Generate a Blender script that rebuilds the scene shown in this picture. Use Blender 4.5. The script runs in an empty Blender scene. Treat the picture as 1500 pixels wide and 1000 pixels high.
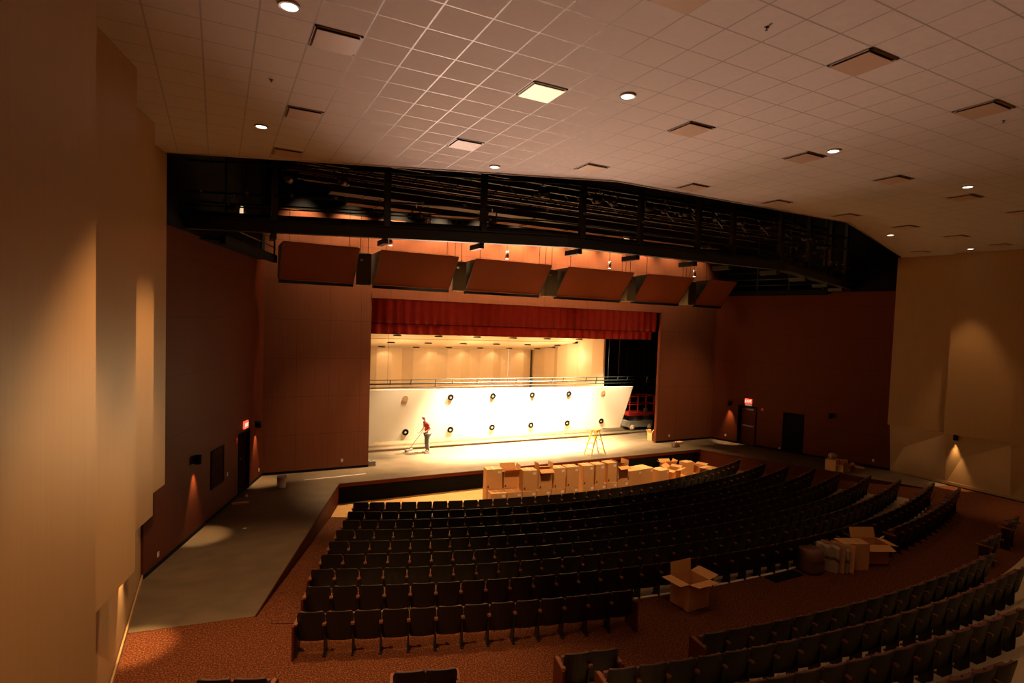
import bpy, bmesh, math, random
from mathutils import Vector, Matrix
random.seed(7)
SC = bpy.context.scene
COL = SC.collection
PI = math.pi
sin, cos = math.sin, math.cos

# ------------------------------------------------------------------ render look
SC.view_settings.view_transform = 'Standard'
SC.view_settings.look = 'None'
SC.view_settings.exposure = 0.0
SC.view_settings.gamma = 1.0
SC.view_settings.use_curve_mapping = False
SC.cycles.use_denoising = True
SC.cycles.max_bounces = 8
SC.cycles.diffuse_bounces = 5
SC.cycles.glossy_bounces = 4
SC.cycles.sample_clamp_indirect = 6.0
SC.cycles.caustics_reflective = False
SC.cycles.caustics_refractive = False

# ------------------------------------------------------------------ geometry helpers
class MB:
    """collects shapes, builds ONE mesh object"""
    def __init__(s): s.v = []; s.f = []
    def add(s, vs, fs):
        o = len(s.v); s.v += [tuple(p) for p in vs]; s.f += [tuple(i + o for i in f) for f in fs]; return s
    def box(s, lo, hi, M=None):
        x0, y0, z0 = lo; x1, y1, z1 = hi
        vs = [Vector(p) for p in ((x0,y0,z0),(x1,y0,z0),(x1,y1,z0),(x0,y1,z0),(x0,y0,z1),(x1,y0,z1),(x1,y1,z1),(x0,y1,z1))]
        if M is not None: vs = [M @ p for p in vs]
        return s.add(vs, [(0,3,2,1),(4,5,6,7),(0,1,5,4),(1,2,6,5),(2,3,7,6),(3,0,4,7)])
    def bar(s, a, b, w, h, up=(0,0,1)):
        """rectangular bar from a to b"""
        a, b = Vector(a), Vector(b); d = (b - a).normalized(); u = Vector(up)
        if abs(d.dot(u)) > .98: u = Vector((1, 0, 0))
        r = d.cross(u).normalized(); u = r.cross(d).normalized()
        vs = []
        for p in (a, b):
            for i, j in ((-1,-1),(1,-1),(1,1),(-1,1)): vs.append(p + r * (i * w / 2) + u * (j * h / 2))
        return s.add(vs, [(0,1,2,3),(7,6,5,4),(0,4,5,1),(1,5,6,2),(2,6,7,3),(3,7,4,0)])
    def tube(s, a, b, r, r2=None, n=10):
        a, b = Vector(a), Vector(b); r2 = r if r2 is None else r2
        d = (b - a).normalized(); u = Vector((0, 0, 1)) if abs(d.z) < .9 else Vector((1, 0, 0))
        x = d.cross(u).normalized(); y = d.cross(x)
        vs = []
        for p, q in ((a, r), (b, r2)):
            for k in range(n): vs.append(p + x * (q * cos(2*PI*k/n)) + y * (q * sin(2*PI*k/n)))
        fs = [(k, (k+1) % n, n + (k+1) % n, n + k) for k in range(n)]
        fs += [tuple(range(n-1, -1, -1)), tuple(range(n, 2*n))]
        return s.add(vs, fs)
    def path(s, pts, r, n=6):
        for a, b in zip(pts, pts[1:]): s.tube(a, b, r, n=n)
        return s
    def prism(s, poly, z0, z1):
        n = len(poly)
        vs = [(x, y, z0) for x, y in poly] + [(x, y, z1) for x, y in poly]
        return s.add(vs, [tuple(range(n-1, -1, -1)), tuple(range(n, 2*n))] + [(k, (k+1) % n, n + (k+1) % n, n + k) for k in range(n)])
    def lathe(s, prof, n=20, c=(0,0,0), cap=True):
        vs = []
        for r, z in prof:
            for k in range(n): vs.append((c[0] + r * cos(2*PI*k/n), c[1] + r * sin(2*PI*k/n), c[2] + z))
        fs = []
        for i in range(len(prof) - 1):
            for k in range(n): fs.append((i*n+k, i*n+(k+1) % n, (i+1)*n+(k+1) % n, (i+1)*n+k))
        if cap: fs += [tuple(range(n-1, -1, -1)), tuple((len(prof)-1)*n + k for k in range(n))]
        return s.add(vs, fs)
    def ring(s, ro, ri, z0, z1, n=20, c=(0,0,0)):
        return s.lathe([(ro, z0), (ro, z1), (ri, z1), (ri, z0), (ro, z0)], n, c, False)
    def grid(s, fn, nu, nv):
        vs = [fn(i / nu, j / nv) for j in range(nv + 1) for i in range(nu + 1)]
        return s.add(vs, [(j*(nu+1)+i, j*(nu+1)+i+1, (j+1)*(nu+1)+i+1, (j+1)*(nu+1)+i) for j in range(nv) for i in range(nu)])
    def mesh(s, name, m, smooth=False):
        me = bpy.data.meshes.new(name)
        me.from_pydata(s.v, [], s.f); me.update()
        bm = bmesh.new(); bm.from_mesh(me)
        bmesh.ops.recalc_face_normals(bm, faces=bm.faces); bm.to_mesh(me); bm.free()
        for mm in (m if isinstance(m, (list, tuple)) else [m]): me.materials.append(mm)
        if smooth:
            for p in me.polygons: p.use_smooth = True
        return me
    def build(s, name, m, parent=None, smooth=False, bevel=0.0):
        o = bpy.data.objects.new(name, s.mesh(name, m, smooth)); COL.objects.link(o)
        if parent is not None: o.parent = parent
        if bevel:
            b = o.modifiers.new('edge', 'BEVEL'); b.width = bevel; b.segments = 2; b.limit_method = 'ANGLE'
        return o

def tag(o, label=None, cat=None, group=None, kind=None):
    if label: o['label'] = label
    if cat: o['category'] = cat
    if group: o['group'] = group
    if kind: o['kind'] = kind
    return o
def thing(name, label, cat, loc=(0,0,0), rz=0.0, group=None):
    o = bpy.data.objects.new(name, None); COL.objects.link(o)
    o.empty_display_size = .1
    o.location = loc; o.rotation_euler = (0, 0, rz)
    return tag(o, label, cat, group)
def struct(name, mb, m, parent=None, smooth=False):
    o = mb.build(name, m, parent, smooth)
    if parent is None: o['kind'] = 'structure'
    return o
def dup(root, loc, rz, label=None, group=None, tree=None):
    r = root.copy(); COL.objects.link(r); r.location = loc; r.rotation_euler = (0, 0, rz)
    if label: r['label'] = label
    if group: r['group'] = group
    for ch in (tree if tree is not None else list(root.children)):
        c = ch.copy(); COL.objects.link(c); c.parent = r
        for g in list(ch.children):
            d = g.copy(); COL.objects.link(d); d.parent = c
    return r
def wall_frame(a, b, flip=False):
    """matrix with origin a, x along the wall a->b, y out of the wall into the room, z up"""
    a, b = Vector((a[0], a[1], 0)), Vector((b[0], b[1], 0)); x = (b - a).normalized(); y = Vector((-x.y, x.x, 0))
    if flip: y = -y
    return Matrix(((x.x, y.x, 0, a.x), (x.y, y.y, 0, a.y), (0, 0, 1, 0), (0, 0, 0, 1))), (b - a).length
def rot_of(M): return math.atan2(M[1][0], M[0][0])
ONES = 'first second third fourth fifth sixth seventh eighth ninth tenth eleventh twelfth thirteenth fourteenth fifteenth sixteenth seventeenth eighteenth nineteenth'.split()
def ordinal(n):
    if n < 20: return ONES[n - 1]
    t, u = divmod(n, 10)
    return {2: 'twentieth', 3: 'thirtieth', 4: 'fortieth', 5: 'fiftieth'}[t] if u == 0 else {2: 'twenty', 3: 'thirty', 4: 'forty', 5: 'fifty'}[t] + '-' + ONES[u - 1]

# ------------------------------------------------------------------ materials
def mat(name, col, rough=.5, metal=0., spec=.5, emit=None, estr=0., noise=0., nscale=6., nstretch=(1,1,1), bump=0., coat=0.):
    m = bpy.data.materials.new(name); m.use_nodes = True
    nt = m.node_tree; b = nt.nodes['Principled BSDF']
    b.inputs['Base Color'].default_value = (*col, 1); b.inputs['Roughness'].default_value = rough
    b.inputs['Metallic'].default_value = metal; b.inputs['Specular IOR Level'].default_value = spec
    if coat: b.inputs['Coat Weight'].default_value = coat; b.inputs['Coat Roughness'].default_value = .25
    if emit: b.inputs['Emission Color'].default_value = (*emit, 1); b.inputs['Emission Strength'].default_value = estr
    if noise or bump:
        tc = nt.nodes.new('ShaderNodeTexCoord'); mp = nt.nodes.new('ShaderNodeMapping'); nz = nt.nodes.new('ShaderNodeTexNoise')
        mp.inputs['Scale'].default_value = nstretch; nz.inputs['Scale'].default_value = nscale; nz.inputs['Detail'].default_value = 6
        nt.links.new(tc.outputs['Object'], mp.inputs[0]); nt.links.new(mp.outputs[0], nz.inputs[0])
        if noise:
            mx = nt.nodes.new('ShaderNodeMix'); mx.data_type = 'RGBA'
            mx.inputs[6].default_value = (*[c * (1 - noise) for c in col], 1); mx.inputs[7].default_value = (*[min(1, c * (1 + noise)) for c in col], 1)
            nt.links.new(nz.outputs[0], mx.inputs[0]); nt.links.new(mx.outputs[2], b.inputs['Base Color'])
        if bump:
            bp = nt.nodes.new('ShaderNodeBump'); bp.inputs['Strength'].default_value = bump; bp.inputs['Distance'].default_value = .02
            nt.links.new(nz.outputs[0], bp.inputs['Height']); nt.links.new(bp.outputs[0], b.inputs['Normal'])
    return m
def nodes(m): return m.node_tree, m.node_tree.nodes['Principled BSDF']
def seams(m, axes, width, dark, colour=None):
    """darken the base colour of m along thin regular joints: axes = ((axis, pitch, offset), ...) in object space"""
    nt, b = nodes(m); N = nt.nodes.new; L = nt.links.new
    src = b.inputs['Base Color'].links[0].from_socket if b.inputs['Base Color'].is_linked else None
    tc = N('ShaderNodeTexCoord'); sp = N('ShaderNodeSeparateXYZ'); L(tc.outputs['Object'], sp.inputs[0])
    last = None
    for ax, pitch, off in axes:
        a = N('ShaderNodeMath'); a.operation = 'SUBTRACT'; a.inputs[1].default_value = off - width / 2; L(sp.outputs[ax], a.inputs[0])
        d = N('ShaderNodeMath'); d.operation = 'FLOORED_MODULO'; d.inputs[1].default_value = pitch; L(a.outputs[0], d.inputs[0])
        c = N('ShaderNodeMath'); c.operation = 'LESS_THAN'; c.inputs[1].default_value = width; L(d.outputs[0], c.inputs[0])
        if last is None: last = c
        else:
            mx = N('ShaderNodeMath'); mx.operation = 'MAXIMUM'; L(last.outputs[0], mx.inputs[0]); L(c.outputs[0], mx.inputs[1]); last = mx
    mix = N('ShaderNodeMix'); mix.data_type = 'RGBA'; L(last.outputs[0], mix.inputs[0])
    base = tuple(b.inputs['Base Color'].default_value)
    if src: L(src, mix.inputs[6])
    else: mix.inputs[6].default_value = base
    mix.inputs[7].default_value = (*(colour or [c * dark for c in base[:3]]), 1)
    L(mix.outputs[2], b.inputs['Base Color'])
    return last

M = {}
M['tan'] = mat('tan wall laminate', (.37,.212,.085), .42, noise=.12, nscale=1.0, nstretch=(55,55,.6))
M['tanlow'] = mat('tan wall board', (.42,.25,.105), .5, noise=.06, nscale=3)
M['wood'] = mat('dark red wood laminate', (.10,.022,.008), .55, spec=.07, noise=.18, nscale=1.2, nstretch=(26,26,.5))
seams(M['wood'], ((2, 1.5, .0),), .012, .45)
M['woodup'] = mat('red oak proscenium panelling', (.15,.048,.021), .5, spec=.2, noise=.18, nscale=1.2, nstretch=(18,18,.4))
M['cloud'] = mat('reflector panel face', (.205,.052,.020), .75, spec=.1, noise=.05, nscale=3)
M['black'] = mat('flat black', (.004,.004,.004), .9, spec=.15)
M['blackcloth'] = mat('black masking cloth', (.005,.005,.005), .95, spec=.1)
M['steel'] = mat('dark painted steel', (.018,.024,.02), .45, noise=.2, nscale=3)
M['steelb'] = mat('brown steel joist', (.035,.018,.008), .5, noise=.3, nscale=2)
M['grey'] = mat('grey metal', (.22,.2,.18), .4, metal=.6)
M['alu'] = mat('bright metal', (.75,.72,.68), .25, metal=.9)
M['white'] = mat('white plastic', (.8,.75,.68), .4)
M['ceil'] = mat('ceiling tile', (.60,.50,.43), .8, noise=.06, nscale=9, spec=.3)
M['shell'] = mat('cream shell panel', (.80,.66,.46), .5, noise=.03, nscale=2)
M['shellw'] = mat('ivory canopy panel', (.86,.78,.62), .45, noise=.02, nscale=2)
M['stage'] = mat('worn grey stage floor', (.115,.076,.039), .55, noise=.5, nscale=1.3, nstretch=(1,1.6,1))
M['carpet'] = mat('rust speckled carpet', (.20,.055,.022), .95, spec=.1)
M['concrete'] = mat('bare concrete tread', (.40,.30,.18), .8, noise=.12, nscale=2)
M['pit'] = mat('pit plywood', (.62,.33,.11), .5, noise=.15, nscale=1, nstretch=(1,8,1))
M['nosing'] = mat('aluminium nosing', (.85,.74,.6), .5)
M['concrete2'] = mat('shaded concrete tread', (.27,.19,.105), .85, noise=.12, nscale=2)  # darker copy of the concrete, dimness of the front rows put into its colour
M['curtain'] = mat('red velvet', (.46,.03,.018), .8, noise=.15, nscale=4)
M['card'] = mat('corrugated cardboard', (.64,.34,.125), .8, noise=.06, nscale=5, spec=.2)
M['cardin'] = mat('cardboard inner face', (.42,.25,.11), .85, noise=.06, nscale=5, spec=.2)
M['tape'] = mat('packing tape', (.58,.40,.22), .3)
M['ink'] = mat('dark print', (.10,.05,.02), .7)
M['shellblk'] = mat('dark seat shell', (.015,.010,.006), .45, noise=.2, nscale=8)
M['uphol'] = mat('maroon seat fabric', (.13,.042,.026), .85, noise=.2, nscale=20)
M['armwood'] = mat('armrest beech', (.20,.075,.035), .35)
M['yellow'] = mat('yellow plastic', (.80,.66,.05), .4)
M['red'] = mat('red paint', (.30,.02,.015), .4)
M['rubber'] = mat('tan tyre', (.42,.30,.16), .7)
M['skin'] = mat('skin', (.62,.36,.24), .55)
M['hair'] = mat('pale grey hair', (.62,.55,.46), .7)
M['shirt'] = mat('red shirt', (.62,.06,.04), .8)
M['jeans'] = mat('faded grey jeans', (.20,.195,.20), .8, noise=.1, nscale=9)
M['shoe'] = mat('brown shoe', (.2,.1,.05), .6)
M['lamp'] = mat('lamp glow', (1,.9,.8), .5, emit=(1,.86,.68), estr=9)
M['panelglow'] = mat('cream glow', (.9,.8,.6), .5, emit=(1,.72,.42), estr=.85)
M['exit'] = mat('exit sign glow', (.8,.1,.06), .5, emit=(1,.10,.05), estr=1.5)
M['exitw'] = mat('exit letters glow', (1,.8,.7), .5, emit=(1,.5,.38), estr=2.2)
M['fire'] = mat('fire alarm red', (.5,.02,.02), .4, emit=(1,.03,.03), estr=.05)
M['padding'] = mat('brown padded vinyl', (.15,.06,.035), .6, noise=.1, nscale=10)
M['plastic'] = mat('clouded wrap', (.34,.26,.18), .35, noise=.2, nscale=9)
M['lensglass'] = mat('lens glass', (.7,.75,.8), .08, metal=.7)
M['duct'] = mat('dull duct', (.04,.022,.012), .5, noise=.2, nscale=2)

# carpet speckle
nt, b = nodes(M['carpet']); N = nt.nodes.new; L = nt.links.new
tc = N('ShaderNodeTexCoord'); n1 = N('ShaderNodeTexNoise'); n1.inputs['Scale'].default_value = 38; n1.inputs['Detail'].default_value = 3
n2 = N('ShaderNodeTexVoronoi'); n2.inputs['Scale'].default_value = 15
L(tc.outputs['Object'], n1.inputs[0]); L(tc.outputs['Object'], n2.inputs[0])
r1 = N('ShaderNodeValToRGB'); r1.color_ramp.elements[0].position = .40; r1.color_ramp.elements[0].color = (.062,.016,.005,1)
r1.color_ramp.elements[1].position = .66; r1.color_ramp.elements[1].color = (.22,.078,.025,1)
e = r1.color_ramp.elements.new(.52); e.color = (.10,.028,.009,1)
L(n1.outputs[0], r1.inputs[0]); L(r1.outputs[0], b.inputs['Base Color'])
# ceiling tile joints: T-bar grid of 0.61 m
g = seams(M['ceil'], ((0, .61, .398), (1, .61, .208)), .022, .62)
nt, b = nodes(M['ceil'])
mr = nt.nodes.new('ShaderNodeMapRange'); mr.inputs[3].default_value = .8; mr.inputs[4].default_value = .45
nt.links.new(g.outputs[0], mr.inputs[0]); nt.links.new(mr.outputs[0], b.inputs['Roughness'])
seams(M['woodup'], ((0, 1.22, .3), (2, 1.5, .0)), .012, .5)
seams(M['pit'], ((0, 1.22, .2),), .01, .6)

# ------------------------------------------------------------------ camera
CZ = 6.1
f_px, yaw, pitch, roll, cx, cy = 843.464, .4782, .0455, .0342, 754.654, 513.188
fw = Vector((sin(yaw), cos(yaw), 0)); rt = Vector((cos(yaw), -sin(yaw), 0)); dn = Vector((0, 0, -1))
fw2 = fw * cos(pitch) + dn * sin(pitch); dn2 = dn * cos(pitch) - fw * sin(pitch)
rt3 = rt * cos(roll) - dn2 * sin(roll); dn3 = rt * sin(roll) + dn2 * cos(roll)
cam = bpy.data.cameras.new('camera'); co = bpy.data.objects.new('camera', cam); COL.objects.link(co)
co.matrix_world = Matrix(((rt3.x, -dn3.x, -fw2.x, 0), (rt3.y, -dn3.y, -fw2.y, 0), (rt3.z, -dn3.z, -fw2.z, CZ), (0, 0, 0, 1)))
cam.sensor_width = 36; cam.lens = f_px / 1500 * 36
cam.shift_x = -(cx - 750) / 1500; cam.shift_y = (cy - 500) / 1500
cam.clip_start = .05; cam.clip_end = 200
SC.camera = co
def project(p):
    d = Vector(p) - Vector((0, 0, CZ)); z = d.dot(fw2)
    if z < .1: return None
    return cx + f_px * d.dot(rt3) / z, cy + f_px * d.dot(dn3) / z, z

def light(kind, name, loc, power, col, aim=None, size=.1, angle=90, blend=.5, parent=None, spread=None):
    l = bpy.data.lights.new(name, kind); l.energy = power; l.color = col
    if kind == 'SPOT': l.spot_size = math.radians(angle); l.spot_blend = blend; l.shadow_soft_size = size
    elif kind == 'POINT': l.shadow_soft_size = size
    else: l.size = size
    o = bpy.data.objects.new(name, l); COL.objects.link(o); o.location = loc
    if aim is not None: o.rotation_euler = (Vector(aim) - Vector(loc)).to_track_quat('-Z', 'Y').to_euler()
    return o

# ------------------------------------------------------------------ key plan numbers (metres; stage floor z = 0, camera x = y = 0)
ZC = 9.654                                   # auditorium ceiling
LW0, LW1 = (-1.45, 15.25), (1.55, 23.65)     # dark side wall, house end -> proscenium
RW0, RW1 = (27.40, 15.20), (24.96, 23.65)
YP = 23.65
PX0, PX1, PZ = 5.59, 20.93, 6.98             # proscenium opening
PIT = [(4.05, 21.6), (22.12, 21.7)]          # stage lip corners
EXL, EXR = (.73, 12.5), (25.75, 12.9)        # house ends of the side stages
C0 = Vector((12.88, 40.709))                 # centre of the seating arcs
def pol(r, deg, z=0.): t = math.radians(deg); return Vector((C0.x + r * sin(t), C0.y - r * cos(t), z))
CE = [(-1.6, 15.33), (8.6, 11.5), (17.5, 11.46), (27.9, 15.35)]   # front edge of the ceiling

# ------------------------------------------------------------------ floors
st = MB()
poly = [LW1, RW1, RW0, (27.2, 12.75), EXR, PIT[1], PIT[0], EXL, (-1.48, 12.76), LW0]
st.add([(x, y, 0) for x, y in poly], [tuple(range(len(poly)))])
st.add([(x, y, 0) for x, y in ((LW1[0], LW1[1]), (RW1[0], RW1[1]), (28, 38.5), (-2, 38.5))], [(0, 1, 2, 3)])
struct('stage_floor', st, M['stage'])
# stage lip: wooden fascia and the black recess below it, side walls of the side stages
fa = MB(); fa.bar((PIT[0][0], PIT[0][1] - .03, -.066), (PIT[1][0], PIT[1][1] - .03, -.066), .06, .13); struct('trim_1', fa, M['wood'])
bk = MB(); bk.add([(*PIT[0], -.13), (*PIT[1], -.13), (*PIT[1], -.9), (*PIT[0], -.9)], [(0, 1, 2, 3)]); struct('wall_pit', bk, M['blackcloth'])
for nm, a, b in (('wall_pit_left', PIT[0], EXL), ('wall_pit_right', PIT[1], EXR)):
    w = MB(); w.add([(*a, -.012), (*b, -.012), (*b, -.95), (*a, -.95)], [(0, 1, 2, 3)]); struct(nm, w, M['wood'])
    w = MB(); w.bar((*a, -.03), (*b, -.03), .05, .055); struct('trim_2' if nm.endswith('left') else 'trim_3', w, M['wood'])

def zs(r): return -.76 + .76 * min(1, max(0, (r - 22.5) / 8.5))
def edge_ang(r, a, b):
    """angle at which the circle of radius r meets the line a-b"""
    best = None
    for k in range(2001):
        t = -.2 + 1.4 * k / 2000; p = Vector((a[0] + (b[0] - a[0]) * t, a[1] + (b[1] - a[1]) * t)) - C0
        d = abs(p.length - r)
        if best is None or d < best[0]: best = (d, math.degrees(math.atan2(p.x, -p.y)))
    return best[1]
# orchestra pit floor
pf = MB(); n = 40; a0, a1 = edge_ang(22.5, PIT[0], EXL), edge_ang(22.5, PIT[1], EXR)
arc = [pol(22.5, a0 + (a1 - a0) * k / n) for k in range(n + 1)]
pf.add([(PIT[0][0], PIT[0][1], -.76), (PIT[1][0], PIT[1][1], -.76)] + [(p.x, p.y, -.76) for p in reversed(arc)], [tuple(range(n + 3))])
struct('floor_pit', pf, M['pit'])
# sloping carpet aisles at both ends of the rows
for nm, a, b, inner in (('floor_aisle_left', PIT[0], EXL, -20.0), ('floor_aisle_right', PIT[1], EXR, 19.0)):
    s = MB(); rr = [22.5 + 8.5 * k / 24 for k in range(25)]; ed = [edge_ang(r, a, b) for r in rr]
    s.grid(lambda u, v: pol(rr[round(v*24)], inner + (ed[round(v*24)] - inner) * u, zs(rr[round(v*24)])), 4, 24)
    struct(nm, s, M['carpet'])
# level cross aisle
s = MB(); n = 40
arc = [pol(31.02, -25 + 50 * k / n) for k in range(n + 1)]
pts = [(-1.48, 12.755)] + [(EXL[0], EXL[1])] + [(p.x, p.y) for p in arc if EXL[0] + .1 < p.x < EXR[0] - .1] + [EXR, (27.2, 12.75), (27.2, 2.0), (-4.5, 2.0), (-4.5, 7.0), (-1.6, 7.0)]
s.add([(x, y, -.002) for x, y in pts], [tuple(range(len(pts)))])
struct('floor_cross_aisle', s, M['carpet'])

ROW_R = [23.664, 24.885, 25.923, 26.978, 28.023, 29.089, 30.117, 31.151, 32.262]
ROW_A = [(-22.12, 22.87), (-22.0, 22.1), (-21.87, 21.73), (-21.81, 21.73), (-21.72, 21.03), (-21.62, 20.95), (-21.57, 20.42), (-21.3, 20.39), (-21.06, 20.04)]
ROW_Z = [-.76 + .095 * k for k in range(9)]
for k in range(8):
    r0 = max(22.5, ROW_R[k] - 1.17); r1 = ROW_R[k + 1] - 1.17 if k < 7 else 31.02
    s = MB(); a0, a1 = ROW_A[k][0] - .25, ROW_A[k][1] + .25; z = ROW_Z[k] + .045
    s.grid(lambda u, v: pol(r0 + (r1 - r0) * v, a0 + (a1 - a0) * u, z), 40, 1)                    # tread
    s.grid(lambda u, v: pol(r0, a0 + (a1 - a0) * u, z - .3 * v), 40, 1)
    for a in (a0, a1): s.grid(lambda u, v: pol(r0 + (r1 - r0) * u, a, z - .3 * v), 1, 1)
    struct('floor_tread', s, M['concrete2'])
ROW_Z = [z + .045 for z in ROW_Z[:8]] + [0.0]
# riser and bright nosing at the edge of the cross aisle
s = MB(); s.grid(lambda u, v: pol(31.02, -21.5 + 42.5 * u, -.003 - .4 * v), 40, 1); struct('trim_4', s, M['blackcloth'])
s = MB()
for u0, u1 in ((-9.4, 6.0), (6.0, 18.8)):
    for k in range(24):
        a, b = u0 + (u1 - u0) * k / 24, u0 + (u1 - u0) * (k + 1) / 24
        s.bar(pol(31.03, a, .004), pol(31.03, b, .004), .06, .02)
struct('trim_5', s, M['nosing'])
# rear tiers in bare concrete
TIER = [(34.10, 34.98, .20), (34.98, 35.96, .40), (35.96, 36.98, .60), (36.98, 39.5, .80)]
for k, (r0, r1, z) in enumerate(TIER):
    s = MB(); a0, a1 = (-13.0 + .25 * k, 24)
    s.grid(lambda u, v: pol(r0 + (r1 - r0) * v, a0 + (a1 - a0) * u, z), 48, 1)
    s.grid(lambda u, v: pol(r0, a0 + (a1 - a0) * u, z - (.2 if k else .2) * v), 48, 1)
    s.grid(lambda u, v: pol(r0 + (r1 - r0) * u, a0, z * v), 1, 1)
    struct('floor_tier', s, M['concrete'])

# ------------------------------------------------------------------ walls and ceiling
c = MB(); poly = [(-4.5, -2.5)] + [(-4.5, 15.33)] + CE[1:3] + [(30, 15.35), (30, -2.5)]
poly = [(-4.5, -2.5), (-4.5, 15.33), CE[0], CE[1], CE[2], CE[3], (30, 15.35), (30, -2.5)]
c.prism(poly, ZC, ZC + .25); struct('ceiling', c, M['ceil'])
s = MB()
for a, b in zip(CE, CE[1:]): s.bar((*a, ZC + .06), (*b, ZC + .06), .03, .16)
struct('trim_6', s, M['white'])
r = MB(); r.box((-4, 11, 13.0), (30, 24.2, 13.2)); struct('ceiling_catwalk', r, M['black'])
r = MB()
for a, b in zip(CE, CE[1:]):
    va = [(a[0], a[1] - .02, ZC + .25), (b[0], b[1] - .02, ZC + .25), (b[0], b[1] - .02, 13.0), (a[0], a[1] - .02, 13.0)]
    r.add(va, [(0, 1, 2, 3)])
struct('wall_ceiling_upstand', r, M['black'])
# dark side walls (thick slabs), with a black upper part above the side catwalks; door openings cut out
def slab(mb, Mx, x0, x1, z0, z1, t=.2): mb.box((x0, -t, z0), (x1, 0, z1), Mx)
LM, LL = wall_frame(LW0, LW1, True); RM, RL = wall_frame(RW0, RW1, False)
DL = (6.33, 7.35); DR = (6.30, 7.22)      # door spans along the walls
for nm, Mx, Ln, (d0, d1) in (('wall_left', LM, LL, DL), ('wall_right', RM, RL, DR)):
    s = MB(); slab(s, Mx, 0, d0, 0, 8.2); slab(s, Mx, d1, Ln + .05, 0, 8.2); slab(s, Mx, d0, d1, 2.06, 8.2); struct(nm, s, M['wood'])
    s = MB(); slab(s, Mx, -.3, Ln + .2, 8.2, 13.0); struct(nm + '_upper', s, M['black'])
    s = MB(); s.box((d0 - .4, -1.6, 0), (d0 - .35, -.2, 2.4), Mx); s.box((d1 + .35, -1.6, 0), (d1 + .4, -.2, 2.4), Mx); s.box((d0 - .4, -1.65, 0), (d1 + .4, -1.6, 2.4), Mx); s.box((d0 - .4, -1.65, 2.4), (d1 + .4, -.2, 2.45), Mx)
    struct(nm + '_vestibule', s, M['black'])
    s = MB(); s.box((0, .0, 0), (d0, .015, .1), Mx); s.box((d1, 0, 0), (Ln, .015, .1), Mx); struct('baseboard_left' if nm == 'wall_left' else 'baseboard_right', s, M['black'])
# proscenium wall with its opening
s = MB(); y0, y1 = YP, YP + .17
s.box((LW1[0] - .1, y0, 0), (PX0, y1, 7.15)); s.box((PX1, y0, 0), (RW1[0] + .1, y1, 7.15)); struct('wall_proscenium', s, M['woodup'])
s = MB(); s.box((LW1[0] - .1, y0, 7.15), (RW1[0] + .1, y1, 10.2)); struct('wall_proscenium_upper', s, M['woodup'])
s = MB(); s.box((LW1[0] - .3, y0, 10.2), (RW1[0] + .3, y1, 13.0)); struct('wall_proscenium_top', s, M['black'])
s = MB(); s.box((PX0, y0 - .03, PZ), (PX1, y1, 7.17)); struct('trim_7', s, M['woodup'])
s = MB(); s.box((LW1[0], y0 - .015, 0), (PX0, y0, .1)); s.box((PX1, y0 - .015, 0), (RW1[0], y0, .1)); struct('baseboard_proscenium', s, M['black'])
s = MB(); s.box((PX1 - .012, y0 + .01, 0), (PX1 - .001, y1, PZ)); struct('trim_8', s, M['wood'])
# stage house: black walls
s = MB(); s.box((-2, 38.4, 0), (28, 38.6, 13)); struct('wall_stage_back', s, M['blackcloth'])
s = MB(); s.box((-2.2, YP + .4, 0), (-2, 38.6, 13)); struct('wall_stage_left', s, M['blackcloth'])
s = MB(); s.box((28, YP + .4, 0), (28.2, 38.6, 13)); struct('wall_stage_right', s, M['blackcloth'])
s = MB(); s.box((-2.2, YP, 13), (28.2, 38.6, 13.2)); struct('ceiling_stage', s, M['black'])

# tan side walls: saw-tooth upper panels over a folded lower wall
def tan_side(nm, xw, sgn, ends, label_side):
    """xw: wall plane, sgn: +1 when the room is toward +x; ends: stage-side ends of the panels going back to the house"""
    low = MB()
    for k, (e, nx) in enumerate(zip(ends, ends[1:])):
        ln = e - nx; tip = xw + sgn * (.40 if k else .44); root = xw + sgn * max(-.6, .40 - .24 * ln)
        p = MB(); t = .12
        A = (tip, e); B = (root, nx); C = (xw - sgn * .9, nx); D = (xw - sgn * .9, e)
        p.prism([A, B, C, D], 2.15, ZC - .002)
        o = p.build('wall_%s_panel' % nm, M['tan'], None); o['kind'] = 'structure'
        # folded wall below
        F0, F1, F2 = (xw, e, 0), (xw, e - .27 * ln, 0), (xw, nx, 0)
        T1, T2 = (xw + sgn * .26, e, 2.15), (min(root, xw) if sgn > 0 else max(root, xw), nx, 2.15)
        T2 = (xw, nx, 2.15); Ap = (xw + sgn * .03, e - .24 * ln, 1.2)
        if sgn < 0: low.add([F0, F1, F2, T1, T2, Ap], [(0, 1, 5, 3), (3, 5, 4), (5, 1, 2, 4)])
    low.add([(xw - sgn * .02, ends[0], 0), (xw - sgn * .02, ends[-1], 0), (xw - sgn * .02, ends[-1], 2.15), (xw - sgn * .02, ends[0], 2.15)], [(0, 1, 2, 3)])
    o = low.build('wall_%s_lower' % nm, M['tanlow']); o['kind'] = 'structure'
    b = MB(); lo, hi = (xw, xw + .03) if sgn > 0 else (xw - .03, xw)
    b.box((lo, ends[-1], 0), (hi, ends[0], .11)); o = b.build('baseboard_%s' % nm, M['tan']); o['kind'] = 'structure'
tan_side('house_left', -1.48, 1, [15.28, 12.97, 10.25, 7.05, 3.9, .7, -2.4], 'left')
tan_side('house_right', 27.42, -1, [15.2, 12.95, 10.70, 8.0, 5.0, 2.0, -1.0], 'right')
s = MB(); s.box((-4.5, -2.7, -.2), (30, -2.5, ZC)); struct('wall_back', s, M['tan'])

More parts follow.
